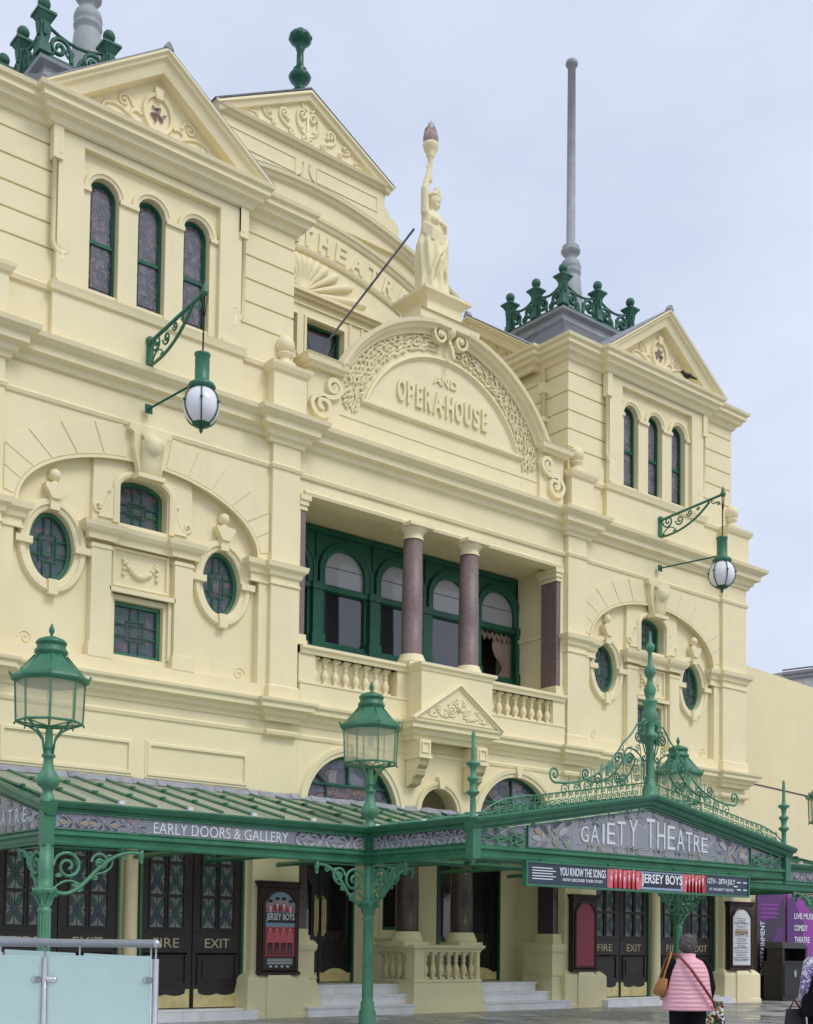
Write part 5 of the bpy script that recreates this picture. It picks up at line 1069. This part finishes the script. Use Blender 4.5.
# ------------------------------------------------------------------ people
def person(loc,rz,label,vest,kind,h=1.0):
    r=thing('person',label,'person',loc,rz)
    b=MB(); 
    rings(b,[(.82,0,0,.17,.12),(.95,0,0,.185,.14),(1.1,0,0,.15,.11),(1.25,0,0,.17,.11),(1.33,0,0,.13,.08),(1.38,0,0,.06,.06)],20)
    cap(b,(0,.005,1.34),(0,.02,1.44),.052,.05); b.ball((0,.03,1.515),.088,16,12,sx=.88,sy=1.05,sz=1.22)
    b.ball((0,.125,1.49),.014,8,6,sz=1.5); b.ball((0,.105,1.44),.03,8,6)
    for e in(-1,1): b.ball((e*.08,.02,1.505),.02,8,6,sx=.5,sz=1.4); b.ball((e*.032,.108,1.525),.012,6,5)
    for e,st in((-1,.06),(1,-.1)):
        cap(b,(e*.09,0,.85),(e*.095,st*.4+.03,.46),.085,.06); cap(b,(e*.095,st*.4+.03,.46),(e*.1,st-.02,.09),.058,.038); cap(b,(e*.1,st-.03,.045),(e*.11,st+.14,.03),.035,.026)
    arms={}
    # right arm (viewer's right when seen from behind) hangs with bag; left arm bent
    sh=(.185,0,1.30); el=(.25,-.01,1.05); wr=(.245,.04,.84); arms['r']=(sh,el,wr)
    sl=(-.185,0,1.30); ell_=(-.24,.0,1.06); wl=(-.2,.16,.93); arms['l']=(sl,ell_,wl)
    for (a,c,d) in arms.values(): cap(b,a,c,.05,.04); cap(b,c,d,.038,.026)
    hand(b,wr,(0,.05,-1),1.,1.0,-1); hand(b,wl,(.3,.9,-.1),1.,.7)
    remesh(b,'body',r,.0085,['skin'],2)
    t=MB(mats=['black_cloth']); rings(t,[(.78,0,0,.2,.15),(.9,0,0,.195,.15),(.98,0,0,.18,.14)],20)
    for e,st in((-1,.06),(1,-.1)): cap(t,(e*.095,0,.84),(e*.1,st*.4+.03,.46),.115,.085,16); cap(t,(e*.1,st*.4+.03,.46),(e*.1,st-.02,.1),.083,.068,16)
    remesh(t,'trousers',r,.015,['black_cloth'],3)
    s=MB(mats=['black_cloth'])
    for (a,c,d) in arms.values():
        d2=Vector(c).lerp(Vector(d),.86); cap(s,a,c,.075,.062,14); cap(s,c,d2,.06,.042,14)
        for i in range(5): q=Vector(a).lerp(Vector(c),.25+.16*i); s.ball(q,.066-.002*i,12,6,sz=.35)
    rings(s,[(1.0,0,0,.2,.14),(1.2,0,0,.2,.13),(1.3,0,0,.2,.12),(1.36,0,0,.1,.08),(1.4,0,0,.06,.06)],20)
    remesh(s,'sleeves',r,.011,[kind],2)
    g=MB(mats=[vest]); R_=[]; 
    zs_=[.79,.82]+[.85+i*.032 for i in range(15)]
    for i,z in enumerate(zs_):
        u=(z-.79)/.54; rx=.285*(1-u)+.215*u+(.0); ry=.20*(1-u)+.145*u; w_=1+.005*math.sin(z*2*PI/.064)
        if z>1.2: k_=(z-1.2)/.13; rx*=1-.12*k_*k_; ry*=1-.12*k_
        R_.append((z,0,0,rx*w_,ry*w_))
    R_+=[(1.345,0,0,.165,.115),(1.375,0,0,.1,.09),(1.39,0,0,.085,.085),(1.425,0,.0,.082,.085),(1.43,0,0,.07,.07)]
    rings(g,R_,36,lambda a,z:.012*sin(a*7+z*9)+.01*sin(a*3-z*14)); g.build('gilet' if vest=='pink_quilt' else 'jacket',r)
    hm=MB(mats=['hair']); hm.ball((0,.012,1.535),.104,18,14,sx=.9,sy=1.,sz=1.1)
    for i in range(90):
        a=random.uniform(PI*.95,PI*2.05); z=random.uniform(-.6,1); q=math.sqrt(1-z*z)*.1; hm.ball((q*cos(a)*.9,.012+q*sin(a),1.535+.108*z),random.uniform(.014,.022),6,4)
    for i in range(30): a=random.uniform(0,2*PI); q=random.uniform(0,.06); hm.ball((q*cos(a),q*sin(a)+.02,1.625),random.uniform(.014,.022),6,4)
    remesh(hm,'hair',r,.009,['hair'],0)
    return r,arms
gx,gy=-6.68,-11.87
rzp=math.radians(-32)
W1,arms=person((gx,gy,0),rzp,'person seen from behind in a pink quilted gilet over black sleeves and trousers','pink_quilt','black_cloth')
W1.scale=(1,1,.965)
Mw=Matrix.Translation((gx,gy,0))@Matrix.Rotation(rzp,4,'Z')
def held(name,label,cat,parts):
    r=thing(name,label,cat,(gx,gy,0),rzp)
    for n_,mb in parts: mb.build(n_,r)
    return r
s=MB(mats=['red_strap'])   # strap across the back from left shoulder to right hip
s.tube([(-.13,.12,1.2),(-.15,.05,1.375),(-.13,-.1,1.35),(-.04,-.19,1.22),(.1,-.215,1.02),(.22,-.19,.86),(.28,-.08,.8)],.017,6)
bx=MB(mats=['tan_leather']); bx.M=Matrix.Translation((-.29,.03,1.02))@Matrix.Scale(.8,4)@Matrix.Rotation(.35,4,'Y'); rings(bx,[(-.13,0,0,.05,.12),(-.11,0,0,.07,.15),(0,0,0,.07,.15),(.1,0,0,.045,.13),(.12,0,0,.02,.1)],20); bx.mat('plastic_black')
lst=MB(mats=['tan_leather']); lst.tube([(-.3,-.02,1.05),(-.27,-.06,1.2),(-.2,-.04,1.38),(-.18,.05,1.4),(-.25,.12,1.2),(-.3,.1,1.05)],.012,6)
held('shoulder_bag','tan leather shoulder bag at the left hip of the person in the pink gilet','bag',[('bag_body',bx),('strap',lst)])
xb=MB(mats=['bag_print']); xb.M=Matrix.Translation((.27,.03,.6)); xb.frust(0,0,-.12,.26,.15,.06,.13,.05)
hh=MB(mats=['plastic_black']); 
for y in(-.04,.04): hh.tube([(.2,.05+y,.75),(.24,.05+y*.5,.83),(.27,.05+y*.5,.83),(.34,.05+y,.75)],.008,5)
held('shopping_bag','colourful patterned black shopping bag in the right hand of the person in the pink gilet','bag',[('bag_body',xb),('handles',hh)])
held('crossbody_strap','dark red bag strap crossing the back of the pink gilet','strap',[('strap',s)])
p2,_=person((-6.80,-13.66,0),math.radians(-30),'person in black with a patterned sleeve at the right edge of the photo','black_cloth','jacket_print')
r=thing('backpack','black backpack on the person at the right edge','backpack',(-6.80,-13.66,0),math.radians(-30)); q=MB(mats=['plastic_black']); rings(q,[(.92,0,-.24,.13,.07),(.95,0,-.25,.16,.1),(1.1,0,-.26,.165,.11),(1.28,0,-.24,.15,.09),(1.34,0,-.22,.1,.05)],24); q.build('pack_body',r); q=MB(mats=['plastic_black']); rings(q,[(.96,0,-.34,.11,.03),(1.0,0,-.36,.12,.04),(1.1,0,-.36,.12,.04),(1.14,0,-.34,.1,.02)],16); q.build('pocket',r)
q=MB(mats=['plastic_black']); 
for e in(-1,1): q.tube([(e*.1,-.18,1.3),(e*.12,-.05,1.41),(e*.12,.14,1.3),(e*.13,.14,1.1),(e*.15,-.12,.98)],.02,6)
q.build('strap',r)
r=thing('handbag','small black handbag hanging at the left side of the person at the right edge','bag',(-6.80,-13.66,0),math.radians(-30)); q=MB(mats=['plastic_black']); q.M=Matrix.Translation((-.3,.1,.8)); q.frust(0,0,-.12,.06,.1,.04,.08,.03); q.build('bag_body',r); q=MB(mats=['plastic_black']); q.tube([(-.36,.1,.85),(-.3,.12,.95),(-.24,.1,.85)],.01,5); q.build('handle',r)
# ------------------------------------------------------------------ poster cases
def case(x,y,z0,z1,hw,label,content):
    r=thing('poster_case',label,'poster case',(x,y,z0)); h=z1-z0
    c=MB(mats=['case_wood']); c.box(-hw,hw,0,.14,0,h-.1); c.cornice([(-hw,.14),(-hw,0),(hw,0),(hw,.14)],[(-.1,h-.14),(.01,h-.12),(.03,h-.06),(.06,h-.03),(.06,h),(-.1,h)]); c.box(-hw,hw,0,.14,h-.13,h-.001); c.cornice([(-hw,.14),(-hw,0),(hw,0),(hw,.14)],[(-.1,0),(.03,0),(.03,.05),(.0,.08),(-.1,.08)])
    a=hw-.1; op=[(-a,.13),(a,.13),(a,h-.42),(a-.06,h-.36)]+arc(0,h-.4,a-.06,.2,20,160,10)+[(-a+.06,h-.36),(-a,h-.42)]
    c.mould(op,[(0,0),(0,.025),(-.03,.04),(-.06,.02),(-.06,0)],0,True); c.build('cabinet',r)
    p=MB(mats=['p_white']); 
    mp=lambda u,v,d:(u,-d,v)
    if content=='show':
        p.mat('p_sky').plate(op,[],-.006,0)
        p.mat('p_black').box(-a,a,-.009,-.005,.13,.36); p.mat('p_red').box(-a,a,-.0095,-.004,.36,.92); p.mat('p_black').box(-a,a,-.009,-.004,1.0,1.2)
        letters(p.mat('p_white'),'JERSEY BOYS',0,0,.17,0,.014,w=a*1.9,bold=.02,mp=lambda u,v,d:(u,-d,1.015+v)); letters(p,'AT THE GAIETY',0,0,.035,0,.01,w=a*1.1,mp=lambda u,v,d:(u,-d,h-.42+v))
        for i,x_ in enumerate((-.24,-.08,.08,.24)):
            xx=x_*a/.36; zz=1.37+(.05 if i in(1,2) else 0)
            p.mat('p_skin').plate(ell(xx,zz,.05,.065,12),[],-.014,-.006); p.mat('p_black').plate([(xx-.05,zz+.02),(xx+.05,zz+.02),(xx+.035,zz+.075),(xx-.035,zz+.075)],[],-.016,-.006)
            p.mat('p_pink' if i!=1 else 'p_red').plate([(xx-.09,1.22),(xx+.09,1.22),(xx+.08,zz-.08),(xx,zz-.05),(xx-.08,zz-.08)],[],-.0125,-.006); p.mat('p_white').plate([(xx-.03,zz-.06),(xx+.03,zz-.06),(xx,zz-.2)],[],-.0145,-.006)
            p.mat('p_pink').plate([(xx-.08,.6),(xx+.08,.6),(xx+.06,.82),(xx-.06,.82)],[],-.0125,-.006); p.mat('p_skin').plate(ell(xx,.86,.035,.04,10),[],-.014,-.006)
            p.mat('p_black').plate([(xx-.06,.38),(xx-.02,.38),(xx,.6),(xx+.02,.38),(xx+.06,.38),(xx+.05,.62),(xx-.05,.62)],[],-.0125,-.006)
        for k in range(4): p.mat('p_white').box(-a*.85,a*.85,-.012,-.006,.30-k*.03,.312-k*.03)
        for k in range(4): p.box(-a*.7+k*.13,-a*.7+k*.13+.06,-.012,-.006,.15,.18)
    elif content=='red':
        p.mat('p_red_reflect').plate(op,[],-.006,0)  # crimson sheet and pink streaks paint a reflection in the case glass
        p.mat('p_pink')
        for zz in(.95,1.3,.7): p.tube([(-a+.02,-.008,zz),(0,-.008,zz-.05),(a-.02,-.008,zz-.02)],.008,4,False)
    else:
        p.mat('p_white').plate(op,[],-.006,0); p.mat('p_dark')
        z=h-.42
        for k in range(26):
            z-=.044; w_=random.uniform(.3,.9)*a
            if k%7==3: letters(p,['FINE DINING','WHATS ON','BOX OFFICE','GALLERY'][k//7],0,0,.05,0,.01,w=a*1.5,mp=lambda u,v,d,z=z:(u,-d,z-.01+v)); z-=.02
            else: p.mat(('p_black','p_dark')[k%2]).box(-w_,w_,-.01,-.006,z,z+.012)
            if z<.25: break
        p.mat('g_ochre').box(-a*.7,a*.7,-.011,-.006,.95,1.05)
    p.build('poster',r)
    g=MB(mats=['case_glass']); g.add([(u,-.02,v) for u,v in op],[tuple(range(len(op)))],False); g.build('glass_pane',r)
    return r
G_='poster cases on the piers'
case(-4.32,-.36,.82,2.62,.44,'dark wood poster case showing four men in pink jackets, left of the entrance steps','show')['group']=G_
case(4.31,-.36,.84,2.66,.42,'dark wood poster case with a crimson reflection painted on its backing, right of the entrance steps','red')['group']=G_
case(10.44,-.36,.86,2.68,.5,'dark wood poster case with white printed notices beside the purple boards','list')['group']=G_
# banner
bn=thing('banner_sign','long dark show banner with red figures hanging under the canopy gable','banner',(-.25,-5.97,2.42)); hw=3.05
c=MB(mats=['green']); c.box(-hw,hw,0,.07,0,.42); c.mould(rect(-hw,hw,0,.42),[(0,0),(0,.03),(.035,.03),(.035,0)],0,True); 
for x in(-2.6,-.9,.9,2.6): c.tube([(x,.05,.4),(x,.12,.46)],.02,5)
c.build('sign_frame',bn)
p=MB(mats=['p_teal']); p.box(-hw+.04,hw-.04,-.012,0,.035,.385); p.mat('p_white')
for k in range(5): p.box(-2.9,-2.35 if k%2 else -2.42,-.015,-.01,.30-k*.045,.315-k*.045)
letters(p,'YOU KNOW THE SONGS',0,0,.14,0,.018,w=1.15,bold=.01,mp=lambda u,v,d:(-1.68+u,-d,.2+v)); letters(p,'NOW DISCOVER THEIR STORY',0,0,.05,0,.018,w=1.0,bold=.005,mp=lambda u,v,d:(-1.68+u,-d,.11+v))
letters(p,'JERSEY BOYS',0,0,.22,0,.018,w=1.15,bold=.02,mp=lambda u,v,d:(.42+u,-d,.11+v)); p.mat('p_sky').box(-.15,1.0,-.0135,-.01,.05,.37); p.mat('p_navy').box(-.1,.95,-.0145,-.012,.09,.345); p.mat('p_white')
letters(p,'12TH - 20TH JULY',0,0,.13,0,.018,w=.85,bold=.008,mp=lambda u,v,d:(2.17+u,-d,.2+v)); letters(p,'AT THE GAIETY THEATRE',0,0,.05,0,.018,w=.75,mp=lambda u,v,d:(2.17+u,-d,.1+v))
for x,z in((2.72,.28),(2.92,.28),(2.72,.14),(2.92,.14),(2.62,.2)): p.box(x-.06,x+.06,-.015,-.01,z-.01,z+.012)
def troupe(x0,x1,n):
    for i in range(n):
        xx=x0+(x1-x0)*(i+.5)/n; zz=.27+.03*((i*7)%3)
        p.mat('p_skin').plate(ell(xx,zz+.03,.028,.035,10),[],-.02,-.01); p.mat('p_red' if i%3 else 'p_pink').plate([(xx-.08,.04),(xx+.08,.04),(xx+.06,zz-.02),(xx-.06,zz-.02)],[],-.0175,-.01); p.mat('p_white').plate([(xx-.02,zz-.02),(xx+.02,zz-.02),(xx,.15)],[],-.0195,-.01); p.mat('p_red').tube([(xx+.05,-.015,zz-.06),(xx+.09,-.016,zz+.06)],.012,4)
p.mat('p_pink').box(-1.06,-.15,-.0135,-.01,.05,.37); p.box(1.0,1.68,-.0135,-.01,.05,.37); troupe(-1.02,-.2,7); troupe(1.05,1.65,6); p.build('sign_face',bn)
# right hand annex, boards, bin
an=thing('annex_building','plain cream rendered annex at the far right behind the purple boards','building',(11.05,0,0))
q=MB(mats=['cream_annex']); q.plate([(0,0),(9,0),(9,5.75),(0,6.15)],[],.6,1.2); q.plate([(0,0),(14,0),(14,9.9),(0,10.6)],[],3.0,9); q.build('wall',an); q=MB(mats=['slate']); q.add([(0,.58,6.16),(9,.58,5.76),(9,.58,5.79),(0,.58,6.19),(0,1.2,6.2),(9,1.2,5.8)],[(0,1,2,3),(3,2,5,4)],False); q.build('coping',an)
q=MB(mats=['lead']); q.plate([(10.9,9.2),(18,9.2),(18,13.2),(10.9,11.62)],[],6.0,8.5); q.build('roof_slope',an); q=MB(mats=['slate'])
for i in range(3): q.tube([(10.8,5.95,11.66-.17*i),(18.1,5.95,13.28-.17*i)],.035,5)
q.build('roof_rail',an)
bd=thing('hoarding_panel','dark purple board with vertical lettering behind the litter bin','sign',(12.1,.3,0)); q=MB(mats=['p_dark']); q.box(0,1.35,0,.06,0,3.05); q.mat('p_purple').plate([(.0,2.1),(.9,2.4),(1.35,2.95),(1.0,3.04),(.0,3.0)],[],-.005,0); q.plate([(.5,1.1),(1.2,1.4),(1.3,2.1),(.9,2.0)],[],-.006,0); q.build('panel',bd)
q=MB(mats=['p_white'])
letters(q,'ENTERTAINMENT',0,0,.2,0,.006,w=1.5,bold=.01,mp=lambda u,v,d:(.34-v,-.006-d,1.0+u+.45)); q.mat('p_magenta')
for i in range(4): q.box(.15,.95+.1*(i%2),-.01,-.007,2.3+i*.12,2.34+i*.12)
q.build('lettering',bd)
bd=thing('hoarding_panel','bright purple board listing live music, comedy, theatre and dance','sign',(13.55,.3,0)); q=MB(mats=['p_magenta']); q.box(0,1.9,0,.06,0,3.0); q.mat('p_purple').plate([(.0,.0),(.8,.0),(.5,1.2),(.9,2.1),(.3,2.9),(0,2.9)],[],-.005,0); q.build('panel',bd)
q=MB(mats=['p_white'])
for i,t_ in enumerate(('LIVE MUSIC','COMEDY','THEATRE','DANCE','OPERA')): letters(q,t_,0,0,.17,0,.006,bold=.012,w=.11*len(t_),align='L',mp=lambda u,v,d,i=i:(.35+u,-.006-d,2.3-i*.34+v))
q.build('lettering',bd)
bi=thing('litter_bin','black square litter bin in front of the purple boards','bin',(12.72,-.2,0)); q=MB(mats=['plastic_black']); q.box(-.6,.6,-.3,.3,.05,1.05); q.box(-.62,.62,-.32,.32,0,.06); q.frust(0,0,1.05,1.1,.64,.34,.64,.34); q.box(-.6,-.5,-.3,.3,1.1,1.45); q.box(.5,.6,-.3,.3,1.1,1.45); q.box(-.6,.6,.2,.3,1.1,1.45); q.frust(0,0,1.45,1.62,.64,.34,.5,.22); q.build('bin_body',bi)
q=MB(mats=['plastic_black']); q.mould(rect(-.54,.54,.14,.98),[(0,0),(0,.02),(.03,.02),(.03,0)],-.3,True); q.mat('iron_grey').plate(ell(.0,.75,.06,.1,14),[],-.315,-.3); q.build('bin_door',bi)
# bird
bw=thing('bird','small black bird perched on the cornice at the foot of the right tower pediment','bird',(7.95,-.5,16.14),math.radians(-20)); q=MB(); q.ball((0,0,.11),.08,12,8,sx=1.7,sz=.9); q.ball((-.15,0,.18),.05,10,8); cap(q,(-.12,0,.15),(-.05,0,.12),.045,.06); cap(q,(-.19,0,.18),(-.245,0,.175),.016,.005,6); cap(q,(.1,0,.1),(.27,0,.06),.04,.02); 
for e in(-1,1): cap(q,(0,e*.03,.06),(0,e*.03,.0),.01,.008,6)
remesh(q,'body',bw,.008,['plastic_black'],1)
# ------------------------------------------------------------------ glass railing
def railing(name,label,pts,top,mats,posts,glassz):
    r=thing(name,label,'railing',(pts[0][0],pts[0][1],0)); o=Vector((pts[0][0],pts[0][1],0)); q=MB(mats=['steel']); q.M=Matrix.Translation(-o)
    q.tube([(p[0],p[1],p[2]) for p in pts],top,10); q.ball((pts[0][0],pts[0][1],pts[0][2]),top*1.05,10,6); q.build('handrail',r)
    P=[Vector((p[0],p[1],p[2])) for p in pts]; A,Bq=P[0],P[-1]
    bays=[]
    for t in posts:
        c=A.lerp(Bq,t); q=MB(mats=['steel']); q.M=Matrix.Translation(-o); q.tube([(c.x,c.y,.3),(c.x,c.y,c.z-.16)],.035,8); q.tube([(c.x,c.y,c.z-.16),(c.x,c.y,c.z)],.012,6); d=(Bq-A).normalized()
        if glassz:
            for zz in(c.z-.38,):
                for e in((1,) if t==0 else (-1,1)): q.tube([c+d*e*.03+Vector((0,0,zz-c.z)),c+d*e*.1+Vector((0,0,zz-c.z))],[.03,.035],8); q.ball(c+d*e*.1+Vector((0,0,zz-c.z)),.035,8,6)
        q.build('rail_post',r); bays.append(c)
    for a,b in zip(bays[:-1],bays[1:]):
        d=(b-a).normalized(); n=Vector((-d.y,d.x,0))*.006; a2=a+d*.05; b2=b-d*.05; q=MB(mats=['rail_glass']); q.M=Matrix.Translation(-o)
        za,zb=a.z-.13,b.z-.13; q.add([(a2.x-n.x,a2.y-n.y,.42),(b2.x-n.x,b2.y-n.y,.42),(b2.x-n.x,b2.y-n.y,zb),(a2.x-n.x,a2.y-n.y,za),(a2.x+n.x,a2.y+n.y,.42),(b2.x+n.x,b2.y+n.y,.42),(b2.x+n.x,b2.y+n.y,zb),(a2.x+n.x,a2.y+n.y,za)],[(0,1,2,3),(7,6,5,4),(0,1,5,4),(1,2,6,5),(2,3,7,6),(3,0,4,7)],False); q.build('glass_panel',r)
    return r
railing('glass_railing','frosted glass railing with a steel handrail across the bottom left corner',[(-11.49,-8.78,1.42),(-14.93,-5.96,1.40)],.042,None,[.0,.2585,.517,.775,1.0],True)
railing('glass_railing','thinner sloping rail seen just behind the frosted glass railing',[(-10.6,-7.2,1.39),(-14.2,-4.2,1.56)],.025,None,[.02,.2,.4,.6,.8,1.0],False)
# ------------------------------------------------------------------ ground
def struct(mb,name,kind='structure'):
    o=mb.build(name); o['kind']=kind; return o
g=MB(mats=['paving']); g.add([(-600,-600,0),(600,-600,0),(600,900,0),(-600,900,0)],[(0,1,2,3)],False); struct(g,'pavement')
g=MB(mats=['marble']); g.M=Matrix.Identity(4); a=Vector((-11.3,-8.95,0)); b_=Vector((-15.0,-5.9,0)); d=(b_-a).normalized(); n=Vector((-d.y,d.x,0))*.3
g.add([a-n,b_-n,b_+n*6,a+n*6]+[p+Vector((0,0,.3)) for p in(a-n,b_-n,b_+n*6,a+n*6)],[(0,1,2,3),(4,5,6,7),(0,1,5,4),(1,2,6,5),(2,3,7,6),(3,0,4,7)],False); struct(g,'terrace_kerb')
# ------------------------------------------------------------------ camera, light, sky
f_=1251.82; yaw,pitch,roll=map(math.radians,(50.4804,2.7874,0.6915)); py=882.78
F=Vector((cos(yaw)*cos(pitch),sin(yaw)*cos(pitch),sin(pitch))); Rr=Vector((sin(yaw),-cos(yaw),0)); U=Rr.cross(F)
R2=Rr*cos(roll)+U*sin(roll); U2=-Rr*sin(roll)+U*cos(roll)
cam=bpy.data.cameras.new('camera'); co=bpy.data.objects.new('camera',cam); col.objects.link(co)
m=Matrix((R2,U2,-F)).transposed().to_4x4(); m.translation=Vector((-17.7753,-20.4747,1.45)); co.matrix_world=m
cam.sensor_fit='VERTICAL'; cam.sensor_height=36; cam.sensor_width=36; cam.lens=f_/1024*36; cam.shift_y=(py-512)/1024; cam.clip_end=3000; cam.clip_start=.1
sc.camera=co
SE,SA=math.radians(50),math.radians(166)   # sun elevation and compass rotation
w=bpy.data.worlds.new('World'); sc.world=w; w.use_nodes=True; nt=w.node_tree; bg=nt.nodes['Background']
sky=N(nt,'ShaderNodeTexSky'); sky.sky_type='NISHITA'; sky.sun_disc=False; sky.sun_elevation=SE; sky.sun_rotation=SA; sky.air_density=1.; sky.dust_density=2.5; sky.ozone_density=1.
tc=N(nt,'ShaderNodeTexCoord'); mpn=N(nt,'ShaderNodeMapping'); mpn.inputs['Scale'].default_value=(1,1,2.2); nt.links.new(tc.outputs['Generated'],mpn.inputs['Vector'])
nz=N(nt,'ShaderNodeTexNoise',Scale=2.2,Detail=7.,Roughness=.55); nt.links.new(mpn.outputs['Vector'],nz.inputs['Vector'])
cr=ramp(nt,[(.28,(4.9,5.5,6.9)),(.5,(5.9,6.4,7.6)),(.7,(7.2,7.5,8.2))]); nt.links.new(nz.outputs['Fac'],cr.inputs['Fac'])
mx=N(nt,'ShaderNodeMix',data_type='RGBA'); mx.inputs[0].default_value=.86; nt.links.new(sky.outputs['Color'],mx.inputs[6]); nt.links.new(cr.outputs['Color'],mx.inputs[7]); nt.links.new(mx.outputs[2],bg.inputs['Color']); bg.inputs['Strength'].default_value=.10
sl=bpy.data.lights.new('sun','SUN'); sl.energy=1.05; sl.angle=math.radians(22); sl.color=(1.,.96,.90); so=bpy.data.objects.new('sun',sl); col.objects.link(so)
dirv=Vector((sin(SA)*cos(SE),cos(SA)*cos(SE),sin(SE))); so.rotation_euler=dirv.to_track_quat('Z','Y').to_euler()
sc.view_settings.view_transform='Standard'; sc.view_settings.look='None'; sc.view_settings.gamma=1; sc.view_settings.use_curve_mapping=False; sc.view_settings.exposure=.45
